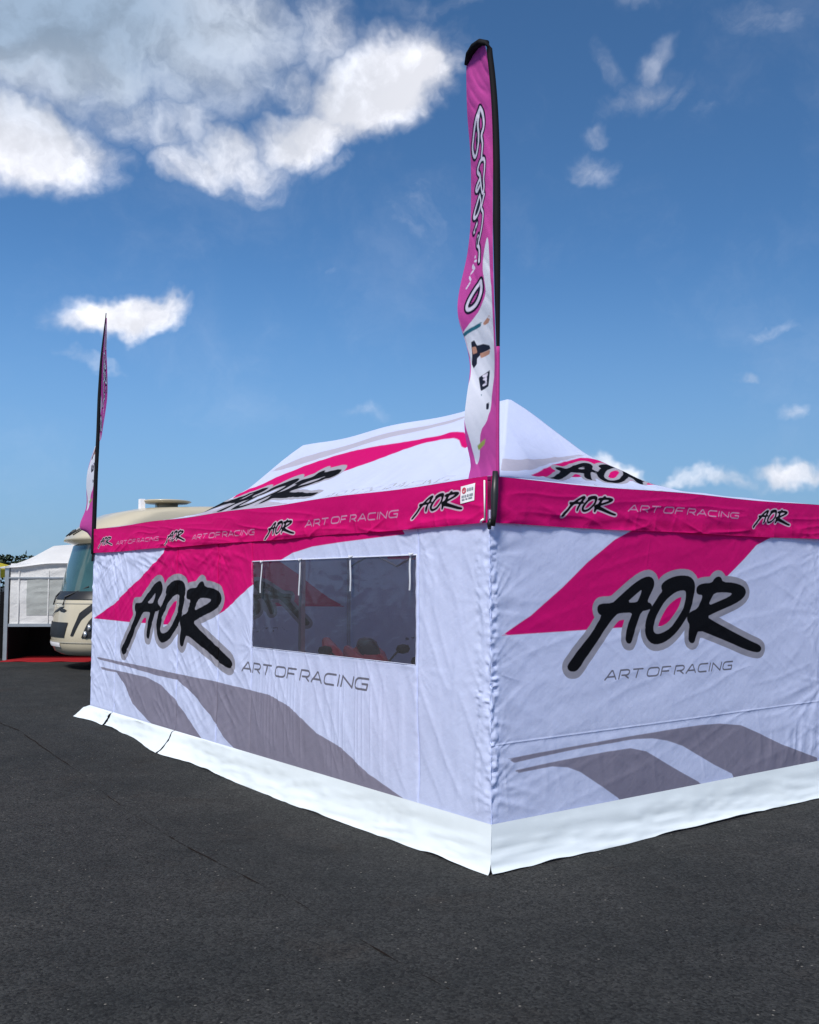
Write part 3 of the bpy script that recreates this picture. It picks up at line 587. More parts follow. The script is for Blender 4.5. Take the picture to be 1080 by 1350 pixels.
for (ut, zt, ub, zb) in ((3.214, 2.10, 3.233, 1.812), (2.501, 2.105, 2.515, 1.795), (1.688, 2.11, 1.690, 1.837), (.862, 2.11, .885, 1.847)):
    m = MB(); ps = []; n = 9
    for i in range(n):
        t = i / (n - 1); u = ut + (ub - ut) * t + .008 * math.sin(t * 5 + ut); z = zt + (zb - zt) * t
        ps.append((-.022 - .006 * math.sin(t * 3), u, z))
    v = []; f = []
    for i, p in enumerate(ps):
        for du, dx in ((-.009, 0), (.009, 0), (.009, -.003), (-.009, -.003)): v.append((p[0] + dx, p[1] + du, p[2]))
        if i:
            for k in range(4): f.append((4 * i - 4 + k, 4 * i - 4 + (k + 1) % 4, 4 * i + (k + 1) % 4, 4 * i + k))
    f += [(3, 2, 1, 0), tuple(4 * (n - 1) + k for k in range(4))]
    m.add(v, f); m.tube([(-.024, ut - .03, zt + .012), (-.034, ut, zt + .002), (-.024, ut + .03, zt + .014)], [.006, .012, .006], 8)
    m.build('window_tie', M_TIE, panels[1], False)

# front (short) wall
def front_disp(V, Z):
    ed = np.minimum(sstep(0, .4, V), sstep(0, .3, TW - V))
    d = .028 * fbm(V / 1.4, Z / 1.0, 102, 2) * ed
    d += .0035 * crease(V, Z, math.radians(14), .10, .9, 111) + .0025 * crease(V, Z, math.radians(-35), .10, .7, 113)
    d += .0045 * crease(V, Z, math.radians(100), .11, .6, 117) * sstep(1.1, .7, Z)
    d += .006 * crease(V, Z, math.radians(-24), .13, .8, 121) * sstep(.9, .1, V) * sstep(1.05, .7, Z)
    d += .005 * crease(V, Z, math.radians(62), .12, .5, 123) * sstep(.45, .05, V) * sstep(1.3, 1.9, Z)
    d += .011 * crease(V, Z, math.radians(80), .07, .4, 127) * sstep(2.7, 3.5, V) * sstep(.75, .45, Z)
    pk = np.exp(-((V - .03) / .04) ** 2)
    d += .024 * (vnoise(V / .045, Z / .022, 151) - .5) * pk * sstep(2.28, 2.15, Z) * 1.2
    d += .55 * pull(V, Z, [(0, .50, .40, .013), (0, .72, .35, .012), (0, .98, .45, .012), (0, 1.32, .40, .009), (0, 1.72, .45, .012), (0, 2.08, .40, .014), (TW, .5, .9, .014), (TW, 1.0, .8, .012), (TW, 1.6, .8, .010), (TW, 2.2, .7, .010), (1.7, 2.3, .4, .005), (2.9, 2.3, .4, .005)], 181)
    d += .003 * np.exp(-((Z - .812 - .004 * V) / .006) ** 2)
    d -= .010 * np.exp(-((Z - .80) / .03) ** 2) * .3
    return d * (.15 + .85 * sstep(.27, .45, Z)) * (.3 + .7 * sstep(2.34, 2.16, Z)) - .006
def front_attrs(V, Z):
    a = {'sd_pink': polys_sd(V, Z, [R_PINK]), 'sd_grey': polys_sd(V, Z, R_GREY)}
    lg = np.full(V.shape, 1.); logo_sd(V, Z, ((1, 0, 1.932), (0, 1, 1.6145)), lg); a['sd_logo'] = lg
    t = np.full(V.shape, 1.); text_sd(V, Z, 1.128, 2.715, 1.178, .075, t); a['sd_text'] = t
    return a
vv = uniq(np.concatenate([np.arange(0, .2, .008), coords(0, TW, .015, [(1.1, 2.75)], .005)]))
zf = uniq(np.concatenate([coords(Z_FOOT - .03, Z_VB + .09, .015, [(1.165, 1.27)], .004), np.arange(.79, .84, .004)]))
V, Z = np.meshgrid(vv, zf, indexing='ij')
fw = sheet('wall_panel', np.stack([V, -front_disp(V, Z), Z], -1), M_WALL, tent, front_attrs(V, Z))
fw['label'] = 'plain front wall with one big logo'
# rear wall and far end wall carry the same print
U, Z = np.meshgrid(coords(0, TL, .04, [], .04), coords(Z_FOOT - .03, Z_VB + .09, .03, [], .03), indexing='ij')
sheet('wall_panel', np.stack([TW + .03 * fbm(U / .8, Z / .8, 202, 3), U, Z], -1), M_WALL, tent, left_attrs(TL - U, Z))
V, Z = np.meshgrid(coords(0, TW, .04, [], .04), coords(Z_FOOT - .03, Z_VB + .09, .03, [], .03), indexing='ij')
sheet('wall_panel', np.stack([V, TL + .03 * fbm(V / .8, Z / .8, 212, 3), Z], -1), M_WALL, tent, front_attrs(TW - V, Z))

# valances
OFF = .018
VLOGOS = [(-.552, 2.4756, .251, .2285, .045), (-2.90, 2.405, .245, .225, .02), (-5.26, 2.425, .235, .21, .0), (-7.50, 2.445, .22, .19, .0)]
VTEXT = [(-2.45, -1.03, 2.395, .062, .016), (-4.80, -3.40, 2.372, .058, 0.), (-7.09, -5.72, 2.395, .052, 0.)]
def val_attrs(X, Z, logos, texts):
    lg = np.full(X.shape, 1.); t = np.full(X.shape, 1.)
    for (c, z, sx, sz, sk) in logos: logo_sd(X, Z, ((sx, sk, c), (.011, sz, z)), lg)
    for (x0, x1, z, h, tilt) in texts: text_sd(X, Z - tilt * (X - x0) / (x1 - x0), x0, x1, z, h, t)
    return {'sd_logo': lg, 'sd_text': t}
def val_disp(S, Z, seed):
    drop = sstep(Z_VT, Z_VB, Z)
    return OFF + .022 * fbm(S / .9, Z / .6, seed, 2) * drop * 2 + .012 * crease(S, Z, math.radians(4), .07, .7, seed + 3) * (.3 + .7 * drop) + .010 * crease(S, Z, math.radians(-22), .09, .4, seed + 7) * drop + .006 * crease(S, Z, math.radians(75), .12, .3, seed + 9) * drop
def valance(L_, seed, mapper, logos, texts, flip, coarse=False):
    dense = [] if coarse else [(a, b) for a, b in [sorted((abs(t[0]), abs(t[1]))) for t in texts] + [(abs(g[0]) - .33, abs(g[0]) + .33) for g in logos]]
    ss = coords(-.0, L_, .02 if not coarse else .05, dense, .0055); zs_ = coords(Z_VB, Z_VT, .02 if coarse else .0065, [], .01)
    S, Z0 = np.meshgrid(ss, zs_, indexing='ij')
    X = -S if flip else S
    at = val_attrs(X, Z0, logos, texts)
    sag = .02 * np.sin(S / L_ * math.pi * (4 if L_ > 5 else 2)) ** 2 + .012 * fbm(S / .8, S * 0, seed + 31, 2)
    Z = Z0 - sag * 0.4 * (1 - sstep(Z_VB, Z_VT, Z0)) - .012 * np.sin(S / L_ * math.pi * (4 if L_ > 5 else 2)) ** 2 * sstep(Z_VB, Z_VT, Z0)
    D = val_disp(S, Z0, seed)
    cut = sstep(0, .06, S) * sstep(0, .06, L_ - S)
    D = OFF + (D - OFF) * (.15 + .85 * cut)
    return sheet('valance', mapper(S, D, Z), M_VAL, tent, at)
vl = valance(TL, 301, lambda s, d, z: np.stack([-d, s, z], -1), VLOGOS, VTEXT, True)
vr = valance(TW, 331, lambda s, d, z: np.stack([s, -d, z], -1), [(.975, 2.478, .25, .235, .03), (3.30, 2.480, .24, .235, .03)], [(1.40, 2.815, 2.455, .056, 0.)], False)
valance(TL, 351, lambda s, d, z: np.stack([TW + d, s, z], -1), [], [], False, True)
valance(TW, 371, lambda s, d, z: np.stack([s, TL + d, z], -1), [], [], False, True)
# small certificate sticker on the valance
def vpt(u, z, off): return (-float(val_disp(np.array(u), np.array(z), 301)) - off, u, z)
q = [(.275, 2.578), (.122, 2.592), (.128, 2.472), (.278, 2.456)]
v = []; f = []; n = 8
for i in range(n + 1):
    for k in range(n + 1):
        a, b = i / n, k / n
        u = (q[0][0] * (1 - a) + q[1][0] * a) * (1 - b) + (q[3][0] * (1 - a) + q[2][0] * a) * b; z = (q[0][1] * (1 - a) + q[1][1] * a) * (1 - b) + (q[3][1] * (1 - a) + q[2][1] * a) * b
        v.append(vpt(u, z, .004))
        if i and k: f.append(((i - 1) * (n + 1) + k - 1, i * (n + 1) + k - 1, i * (n + 1) + k, (i - 1) * (n + 1) + k))
stk = mesh_obj('sticker', v, f, M_STICK, vl)
def stick_pt(a, b, off=.007):
    u = (q[0][0] * (1 - a) + q[1][0] * a) * (1 - b) + (q[3][0] * (1 - a) + q[2][0] * a) * b; z = (q[0][1] * (1 - a) + q[1][1] * a) * (1 - b) + (q[3][1] * (1 - a) + q[2][1] * a) * b
    return vpt(u, z, off)
ring = MB(); n = 20; v = []; f = []
for i in range(n):
    a = 2 * math.pi * i / n
    for r in (.15, .085): v.append(stick_pt(.25 + r * math.cos(a), .28 + r * 1.2 * math.sin(a)))
for i in range(n): f.append((2 * i, 2 * ((i + 1) % n), 2 * ((i + 1) % n) + 1, 2 * i + 1))
v.append(stick_pt(.25, .28)); v += [stick_pt(.19, .22), stick_pt(.31, .22), stick_pt(.25, .38)]; f.append((len(v) - 3, len(v) - 2, len(v) - 1))
mesh_obj('red_emblem', v, f, M_STICKRED, stk, False)
v = []; f = []
for (a0, a1, b0, b1) in [(.46, .58, .2, .36), (.62, .74, .2, .36), (.78, .9, .2, .36), (.1, .26, .55, .68), (.3, .42, .55, .68), (.47, .6, .55, .68), (.65, .9, .55, .68), (.12, .32, .75, .84), (.38, .52, .75, .84), (.58, .86, .75, .84)]:
    i = len(v); v += [stick_pt(a0, b0), stick_pt(a1, b0), stick_pt(a1, b1), stick_pt(a0, b1)]; f.append((i, i + 1, i + 2, i + 3))
mesh_obj('grey_lettering', v, f, M_STICKGREY, stk, False)

# roof: concave hipped canopy
GT = [0, .144, .287, .43, .53, .6, .675, .75, .82, .9, .95, 1]; GG = [0, .045, .085, .135, .2, .286, .385, .49, .64, .81, .91, 1]
def prof(t):
    f_ = np.interp(t, GT, GG)
    return (f_ + np.interp(np.clip(t - .03, 0, 1), GT, GG) + np.interp(np.clip(t + .03, 0, 1), GT, GG)) / 3 * np.clip(t / .05, 0, 1) ** .5 if False else f_
ru = np.concatenate([[-OFF], np.arange(321) * .025, [TL + OFF]]); rv = np.concatenate([[-OFF], np.arange(165) * .025, [TW + OFF]])
U, V = np.meshgrid(ru, rv, indexing='ij')
d4 = np.stack([U, V, TL - U, TW - V]); DD = np.maximum(d4.min(0), 0); facet = d4.argmin(0)
T = np.clip(DD / 2.03, 0, 1)
Zr = Z_VT + (Z_PK - Z_VT) * prof(T)
along = np.where((facet == 0) | (facet == 2), V, U)
# extra slack between the hips, taut along them; ridge dips between its three poles
hipd = np.abs(np.sort(d4, 0)[1] - DD)
Zr = Zr - .02 * sstep(0, .8, hipd) * np.sin(np.pi * T) - .03 * np.sin(np.clip((U - 2) / 4, 0, 1) * np.pi * 2) ** 2 * sstep(.8, 1, T)
Zr += (.010 * crease(U, V, .5, .2, 1.0, 401) + .008 * crease(U, V, 2.2, .17, .9, 403)) * np.sin(np.pi * T) ** .7
Zr -= .012 * np.sin(U / TL * math.pi * 4) ** 2 * (T < .02) * ((facet == 1) | (facet == 3)) + .012 * np.sin(V / TW * math.pi * 2) ** 2 * (T < .02) * ((facet == 0) | (facet == 2))
LPK = [(2.05, 1.60), (2.3, 1.73), (2.54, 1.77), (2.8, 1.755), (3.48, 1.765), (3.95, 1.77), (4.63, 1.78), (5.33, 1.71), (5.9, 1.62), (6.6, 1.45), (6.6, 1.30), (5.6, 1.40), (4.5, 1.50), (4.1, 1.556), (3.6, 1.615), (3.15, 1.69), (2.7, 1.71), (2.38, 1.69), (2.15, 1.55)]
LGR = [[(2.5, 1.95), (2.93, 1.93), (3.7, 1.925), (4.5, 1.89), (5.4, 1.86), (6.05, 1.76), (6.3, 1.68), (5.4, 1.74), (4.8, 1.80), (3.83, 1.85), (3.1, 1.88), (2.6, 1.90)],
       [(6.6, 1.22), (5.75, 1.19), (5.1, 1.14), (4.5, .98), (3.9, .70), (3.3, .35), (2.7, .02), (8, -.1), (8, .1), (7.2, .6)]]
RPK = [(1.33, .98), (1.43, 1.07), (1.8, 1.25), (2.18, 1.39), (2.5, 1.46), (2.9, 1.40), (3.3, 1.1), (3.2, 1.0), (2.7, 1.13), (2.06, 1.137), (1.75, 1.10)]
RGR = [[(1.0, 1.24), (1.22, 1.27), (1.65, 1.32), (2.18, 1.45), (2.58, 1.51), (2.56, 1.485), (2.2, 1.41), (1.8, 1.28), (1.37, 1.10), (1.0, 1.04)]]
F1 = (facet == 1) | (facet == 3); AL = np.where(F1, np.where(facet == 1, U, TL - U), np.where(facet == 0, V, TW - V))
one = np.full(U.shape, 1.)
pk = np.where(F1, polys_sd(AL, DD, [rounded(LPK)]), polys_sd(AL, DD, [rounded(RPK)])); gr = np.where(F1, polys_sd(AL, DD, [rounded(p) for p in LGR]), polys_sd(AL, DD, [rounded(p) for p in RGR]))
l1 = one.copy(); logo_sd(-AL, DD, ((1.33, .35, -5.68), (.12, .80, 1.25)), l1); l2 = one.copy(); logo_sd(AL, DD, ((.9, .05, 2.66), (0, .56, 1.18)), l2)
t1 = one.copy(); text_sd(-AL, DD, -3.9, -1.75, 1.02, .13, t1); t2 = one.copy(); text_sd(AL, DD, 1.6, 2.9, .8, .10, t2)
sheet('roof_canopy', np.stack([V, U, Zr], -1), M_ROOF, tent, diag=((U < TL / 2) == (V < TW / 2))[:-1, :-1], attrs={'sd_pink': pk, 'sd_grey': gr, 'sd_logo': np.where(F1, l1, l2), 'sd_text': np.where(F1, t1, t2)})

# white ground skirts
def skirt(s0, s1, mapper, seed, flare=lambda s: 0 * s, gz=lambda s: 0 * s, ends=(0, 0)):
    ss = coords(s0, s1, .025, [], .025); tt = np.linspace(0, 1, 15)
    S, T_ = np.meshgrid(ss, tt, indexing='ij')
    rag = .012 * (vnoise(S / .16, S * 0, seed) - .5) + .010 * (vnoise(S / .5, S * 0, seed + 1) - .5) + .02 * (np.maximum(vnoise(S / .45, S * 0, seed + 2) - .62, 0) * 2)
    out = np.interp(T_, [0, .06, .5, .85, 1], [.012, .016, .045, .085, .105]) + flare(S) * T_ ** 1.5
    out += (.025 * fbm(S / .5, T_ / 1.2, seed + 5, 2) + .012 * crease(S, T_, math.radians(15), .12, .6, seed + 7)) * sstep(0, .4, T_)
    z = gz(S) + np.interp(T_, [0, .5, .85, 1], [Z_FOOT + .01, .125, .03, .004])
    z = np.minimum(z, Z_FOOT + .01 - .04 * T_) + np.maximum(rag, 0) * sstep(.7, 1, T_)
    z = np.maximum(z, gz(S) + .004)
    S = S - out * sstep(s0 + .35, s0, S) * ends[0] * (1 - .22 * T_ ** 5) + out * sstep(s1 - .35, s1, S) * ends[1]
    return sheet('skirt', mapper(S, out, z), M_PVC, tent)
gl_ = lambda s: .17 * sstep(2.5, 8.5, s)
mL = lambda s, d, z: np.stack([-d, s, z], -1)
skirt(-.002, 5.19, mL, 501, lambda s: .10 * sstep(4.5, 5.2, s) + .0 * s, gl_, (1.0, 0))
skirt(5.21, 7.10, mL, 521, lambda s: .02 + .10 * sstep(6.2, 5.2, s), gl_)
skirt(7.13, 8.0, mL, 541, lambda s: .04 + .08 * sstep(7.4, 8.0, s), gl_)
skirt(-.002, TW, lambda s, d, z: np.stack([s, -d, z], -1), 561, ends=(1.0, .9))
skirt(0, TL, lambda s, d, z: np.stack([TW + d, s, z], -1), 571, gz=gl_, ends=(.9, .9))
skirt(0, TW, lambda s, d, z: np.stack([s, TL + d, z], -1), 581, gz=lambda s: 0 * s + g_u(TL), ends=(.9, .9))
# frame: legs, eave bars, ridge poles
for u in (.09, 2.66, 5.33, TL - .09):
    for v_ in (.09, TW - .09):
        MB().box((v_ - .022, u - .022, g_u(u) - .005), (v_ + .022, u + .022, Z_VT - .02)).build('leg', M_ALU, tent)
def bar(a, b, r=.016): MB().tube([a, b], r, 8).build('frame_bar', M_ALU, tent, True)
for v_ in (.09, TW - .09):
    us_ = [.09, 1.37, 2.66, 4.0, 5.33, 6.62, TL - .09]
    for i in range(6):
        bar((v_, us_[i], 2.56 if i % 2 == 0 else 2.16), (v_, us_[i + 1], 2.16 if i % 2 == 0 else 2.56)); bar((v_ + .01, us_[i], 2.16 if i % 2 == 0 else 2.56), (v_ + .01, us_[i + 1], 2.56 if i % 2 == 0 else 2.16))
for u in (2., 4., 6.):
    bar((TW / 2, u, 2.3), (TW / 2, u, Z_PK - .06), .02); bar((.09, u, 2.36), (TW / 2, u, 2.75)); bar((TW - .09, u, 2.36), (TW / 2, u, 2.75))
# corner fixing where the flag pole enters the leg
m = MB(); m.tube([(-.012, -.012, 2.27), (-.03, -.03, 2.30), (-.02, -.035, 2.335)], [.012, .017, .010], 8); m.build('corner_toggle', M_BLACK, tent, True)
m = MB(); m.tube([(-.036, .05, 2.315), (-.046, .03, 2.325), (-.04, .015, 2.335)], .008, 8); m.build('cord_end', M_STICK, tent, True)
m = MB(); m.tube([(-.033, .012, 2.325), (-.036, .010, 2.60)], .006, 6); m.build('corner_cord', M_STICK, tent, True)
bpy.context.view_layer.update()

# ------------------------------------------------------------------ feather flags
def lerp_tab(tab, z, k):
    zs_ = [r[0] for r in tab][::-1]; return np.interp(z, zs_, [r[k] for r in tab][::-1])
def smooth_tab(tab, k, n=2):
    a = [r[k] for r in tab]
    for _ in range(n): a = [a[0]] + [(a[i - 1] + 2 * a[i] + a[i + 1]) / 4 for i in range(1, len(a) - 1)] + [a[-1]]
    for r, v_ in zip(tab, a): r[k] = v_
smooth_tab(FLAG_NEAR, 1, 3)
for k in (2, 3):
    zz_ = np.array([r[0] for r in FLAG_NEAR]); co = np.polyfit(zz_ - 4.2, [r[k] for r in FLAG_NEAR], 5)
    for r in FLAG_NEAR: r[k] = float(np.polyval(co, r[0] - 4.2))
for k in (1, 2, 3): smooth_tab(FLAG_FAR, k, 3)
def stroke_sd(X, Y, lines):
    d = np.full(X.shape, 1.)
    for l in lines:
        for a, b in zip(l[:-1], l[1:]): d = np.minimum(d, seg_d(X, Y, a, b))
    return d
WF = .42                                  # true width of the banner
def soft(l):
    for _ in range(2):
        o = [l[0]]
        for a, c in zip(l[:-1], l[1:]): o += [(a[0] * .75 + c[0] * .25, a[1] * .75 + c[1] * .25), (a[0] * .25 + c[0] * .75, a[1] * .25 + c[1] * .75)]
        l = o + [l[-1]]
    return l
def flag_attrs(T_, Z, near):
    X = T_ * WF; sc = lambda ls: [[(p[0] * WF, p[1]) for p in l] for l in ls]
    dz = 0 if near else -.16
    Zq = Z + dz
    return {'sd_white': polys_sd(X, Zq, [rounded(l) for l in sc(FL_WHITE)]), 'sd_loop': stroke_sd(X, Zq, [soft(l) for l in sc(FL_LOOPS)]), 'sd_word': stroke_sd(X, Zq, sc(FL_WORD)) - .009,
            'sd_dark': polys_sd(X, Zq, sc(FL_DARK)), 'sd_teal': polys_sd(X, Zq, sc(FL_TEAL)), 'sd_tan': polys_sd(X, Zq, sc(FL_TAN)), 'sd_green': polys_sd(X, Zq, sc(FL_GREEN))}
# near flag: pole stands in the near corner
fbase = (CX, CY)
fl = empty('feather_flag', (CX, CY, 0)); tag(fl, 'tall pink feather flag at the tent corner between the window wall and front wall', 'flag', None)
zs_ = np.linspace(2.60, 5.70, 230); tt = np.linspace(0, 1, 34)
Zg, Tg = np.meshgrid(zs_, tt, indexing='ij')
xl, xr = lerp_tab(FLAG_NEAR, Zg, 1), lerp_tab(FLAG_NEAR, Zg, 2)
pw = np.maximum(xr - xl, .03); dep = np.sqrt(np.maximum(WF ** 2 - pw ** 2, .01))
curl = .03 * np.sin(Zg * 5.1 + 1) * Tg + .05 * np.sin(Tg * math.pi) * np.sin(Zg * 2.3)
Xg = xr - pw * (Tg + .05 * np.sin(Tg * math.pi * 2) * np.sin(Zg * 3.1)) + .008 * crease(Tg * WF, Zg, .6, .07, .35, 601) * sstep(4.9, 5.5, Zg) * Tg * (1 - Tg) * 3
Yg = -.02 + dep * Tg * .8 + curl + .012 * crease(Tg * WF, Zg, .9, .08, .4, 603)
Xg = Xg + Yg * (CX / CY)
# the hem pulls down towards the free edge; the head follows the bent pole
topx = np.array([[-.155, 5.70], [-.10, 5.745], [-.06, 5.765], [-.02, 5.75]])
Zt = Zg + .035 * Tg * sstep(2.75, 2.6, Zg) + np.interp(Tg, [0, .3, .6, 1], [-.02, .045, .055, .01]) * sstep(5.5, 5.7, Zg)
ban = sheet('banner', np.stack([Xg, Yg, Zt], -1), M_FLAG, fl, flag_attrs(Tg, Zg, True))
pp = []; pr = []
for z in np.linspace(2.62, 5.60, 60):
    a, b = float(lerp_tab(FLAG_NEAR, z, 2)), float(lerp_tab(FLAG_NEAR, z, 3))
    r_ = float(np.interp(z, [3.3, 3.5, 3.9, 4.4, 4.8, 5.6], [.011, .012, .020, .027, .025, .021])); pp.append((b + .004 - r_, -.028, z)); pr.append(r_)
top = [(pp[-1][0] - .004, -.027, 5.65), (pp[-1][0] - .022, -.02, 5.70), (-.042, .03, 5.733), (-.078, .10, 5.742), (-.112, .18, 5.728), (-.130, .25, 5.69)]
SPLIT = 3.50                                # the sleeve turns from black to pink here
def sleeve_r(i):
    return pr[i]
kz = [i for i, p in enumerate(pp) if p[2] > SPLIT - .06]
MB().tube([pp[i] for i in kz] + top, [sleeve_r(i) for i in kz] + [.021, .024, .030, .032, .028, .016], 12, .8).build('sleeve', M_SLEEVE, fl, True)
kz = [i for i, p in enumerate(pp) if p[2] <= SPLIT + .06]
MB().tube([pp[i] for i in kz], [.0125] * len(kz), 12, .8).build('sleeve', M_SLEEVE_P, fl, True)
MB().tube([(.020, -.046, 2.285), (.026, -.044, 2.36), (.032, -.036, 2.50), (.040, -.026, 2.66)], [.013, .020, .026, .020], 12).build('pole', M_BLACK, fl, True)
# far flag at the other end of the window wall
wx, wy = tent_xy(TL, 0)
ff = empty('feather_flag', (wx, wy, 0)); tag(ff, 'narrow twisted pink feather flag at the tent corner beside the cream motorhome', 'flag', None)
zs_ = np.linspace(2.45, 5.53, 150); tt = np.linspace(0, 1, 20)
Zg, Tg = np.meshgrid(zs_, tt, indexing='ij')
xl, xp, xr = (lerp_tab(FLAG_FAR, Zg, k) for k in (1, 2, 3))
side = sstep(3.78, 3.92, Zg)                       # above: blown to one side, below: to the other
off = (xr - xp) * side - (xp - xl) * (1 - side)
wd = .38 * np.clip((5.62 - Zg) / .5, .1, 1)
dep = np.sqrt(np.maximum(wd ** 2 - off ** 2, .0004))
Xg = xp + off * Tg + .012 * np.sin(Tg * 6 + Zg * 4) * Tg * (1 - Tg)
Yg = -.005 + dep * Tg * (1 - .15 * np.sin(Zg * 4)) + .02 * np.sin(Zg * 6) * Tg
Xg = Xg + Yg * (wx / wy)
sheet('banner', np.stack([Xg, Yg, Zg + .12 * Tg * sstep(2.7, 2.45, Zg)], -1), M_FLAG, ff, flag_attrs(Tg, Zg, False))
pp = [(float(lerp_tab(FLAG_FAR, z, 2)), -.01, z) for z in np.linspace(2.30, 5.58, 50)]
m = MB(); m.tube(pp, [.024 + .006 * min(1, max(0, (4.3 - p[2]) / 1.5)) - .018 * max(0, (p[2] - 4.4) / 1.2) for p in pp], 10).build('sleeve', M_SLEEVE, ff, True)
m = MB(); m.tube([(pp[0][0] - .004, -.014, 2.20), (pp[0][0], -.01, 2.30), pp[2]], .017, 10).build('pole', M_BLACK, ff, True)

# ------------------------------------------------------------------ motorcycles inside the tent
M_RED = simple('red_fairing', (.78, .015, .06), .25, vary=.05, coat=.5)
M_DARK = simple('dark_metal', (.03, .03, .032), .4, metal=.6)
M_RUBBER = simple('tyre_rubber', (.014, .014, .014), .8)
M_SCREEN = simple('smoked_screen', (.02, .022, .025), .1)
def oval(x, w, z0, z1, n=14, y0=0, pinch=.8):
    out = []
    for k in range(n):
        a = 2 * math.pi * k / n; c, s_ = math.cos(a), math.sin(a)
        out.append((x, y0 + w * math.copysign(abs(c) ** pinch, c), (z0 + z1) / 2 + (z1 - z0) / 2 * math.copysign(abs(s_) ** pinch, s_)))
    return out
def motorcycle(u, v_, rz, label, colour):
    x, y = tent_xy(u, v_); b = empty('motorcycle', (x, y, ground_z(x, y)), rz); tag(b, label, 'motorcycle', None); b.scale = (1.0,) * 3
    for wx_ in (-.70, .74):
        w = MB().lathe([(.25, -.055), (.30, -.07), (.335, -.035), (.345, 0), (.335, .035), (.30, .07), (.25, .055)], 28, 'y', (wx_, 0, .345)).build('wheel', M_RUBBER, b, True)
        MB().lathe([(.02, -.06), (.05, -.05), (.05, .05), (.02, .06)], 12, 'y', (wx_, 0, .345)).lathe([(.235, -.05), (.255, -.05), (.255, .05), (.235, .05)], 28, 'y', (wx_, 0, .345)).build('rim', M_DARK, w, True)
        for k in range(5):
            a = 2 * math.pi * k / 5; MB().tube([(wx_ + .04 * math.cos(a), 0, .345 + .04 * math.sin(a)), (wx_ + .245 * math.cos(a), 0, .345 + .245 * math.sin(a))], .016, 6).build('spoke', M_DARK, w, True)
    MB().loft([oval(.84, .06, .86, 1.04), oval(.72, .20, .66, 1.24), oval(.50, .25, .42, 1.36), oval(.25, .26, .26, 1.14), oval(-.05, .23, .24, .72), oval(-.20, .15, .28, .55)]).build('fairing', colour, b, True)
    MB().loft([oval(.66, .08, 1.22, 1.27), oval(.58, .10, 1.25, 1.34), oval(.50, .10, 1.28, 1.40), oval(.46, .08, 1.31, 1.41)]).build('windscreen', M_SCREEN, b, True)
    MB().loft([oval(.36, .10, 1.0, 1.22), oval(.22, .18, .90, 1.29), oval(.02, .19, .84, 1.25), oval(-.18, .12, .80, 1.0)]).build('fuel_tank', colour, b, True)
    MB().loft([oval(-.12, .12, .80, .92), oval(-.35, .15, .80, .90), oval(-.52, .12, .84, .98)]).build('seat', M_BLACK, b, True)
    MB().loft([oval(-.40, .14, .76, 1.02), oval(-.66, .12, .98, 1.24), oval(-.95, .05, 1.22, 1.34)]).build('tail', colour, b, True)
    MB().tube([(-.70, .1, .345), (-.15, .09, .45)], .035, 8).tube([(-.70, -.1, .345), (-.15, -.09, .45)], .035, 8).tube([(-.15, 0, .45), (-.1, 0, .80), (.3, 0, .95)], .06, 8).build('frame', M_DARK, b, True)
    for s_ in (-1, 1):
        MB().tube([(.74, .10 * s_, .345), (.44, .10 * s_, 1.05)], .028, 8).build('fork', M_ALU, b, True)
        MB().tube([(.42, .06 * s_, 1.06), (.36, .36 * s_, 1.10)], .017, 8).build('handlebar', M_BLACK, b, True)
        MB().tube([(.46, .20 * s_, 1.16), (.44, .34 * s_, 1.30)], .010, 6).loft([oval(.46, .02, 1.27, 1.30, 8, .36 * s_), oval(.43, .07, 1.25, 1.34, 8, .37 * s_), oval(.41, .06, 1.26, 1.33, 8, .37 * s_)]).build('mirror', M_BLACK, b, True)
    MB().tube([(.1, -.15, .30), (-.4, -.19, .42), (-.75, -.2, .60)], [.03, .04, .055], 10).build('exhaust', M_DARK, b, True)
    # paddock stand keeps it upright
    MB().tube([(-.70, .17, .345), (-.85, .22, .02), (-1.05, .15, .02), (-1.05, -.15, .02), (-.85, -.22, .02), (-.70, -.17, .345)], .017, 8).build('paddock_stand', M_BLACK, b, True)
    return b
U_DIR = math.atan2(AX.y, AX.x)
motorcycle(1.55, .55, U_DIR + math.pi + .08, 'red sport motorcycle behind the right half of the tent window', M_RED)
b2 = motorcycle(2.85, .75, U_DIR + math.pi - .3, 'dark red motorcycle behind the left half of the tent window', simple('dark_red_fairing', (.66, .02, .05), .3, coat=.4))

# ------------------------------------------------------------------ motorhome beyond the tent
M_CREAM = simple('cream_paint', (.46, .41, .305), .32, vary=.03, scale=1.5, coat=.4)
M_CREAMD = simple('cream_trim', (.40, .37, .30), .5, vary=.05)
M_GLASS = simple('motorhome_glass', (.03, .075, .075), .06, vary=.3, scale=1.2, spec=.8)
M_CHROME = simple('lamp_glass', (.75, .77, .8), .15, metal=.7)
HX, HY = -7.22, 20.0
head = math.atan2(-.55, -.83)
mh = empty('motorhome', (HX, HY, ground_z(HX, HY)), head); tag(mh, 'cream coach-built motorhome with black front stripes parked behind the event tent', 'motorhome')
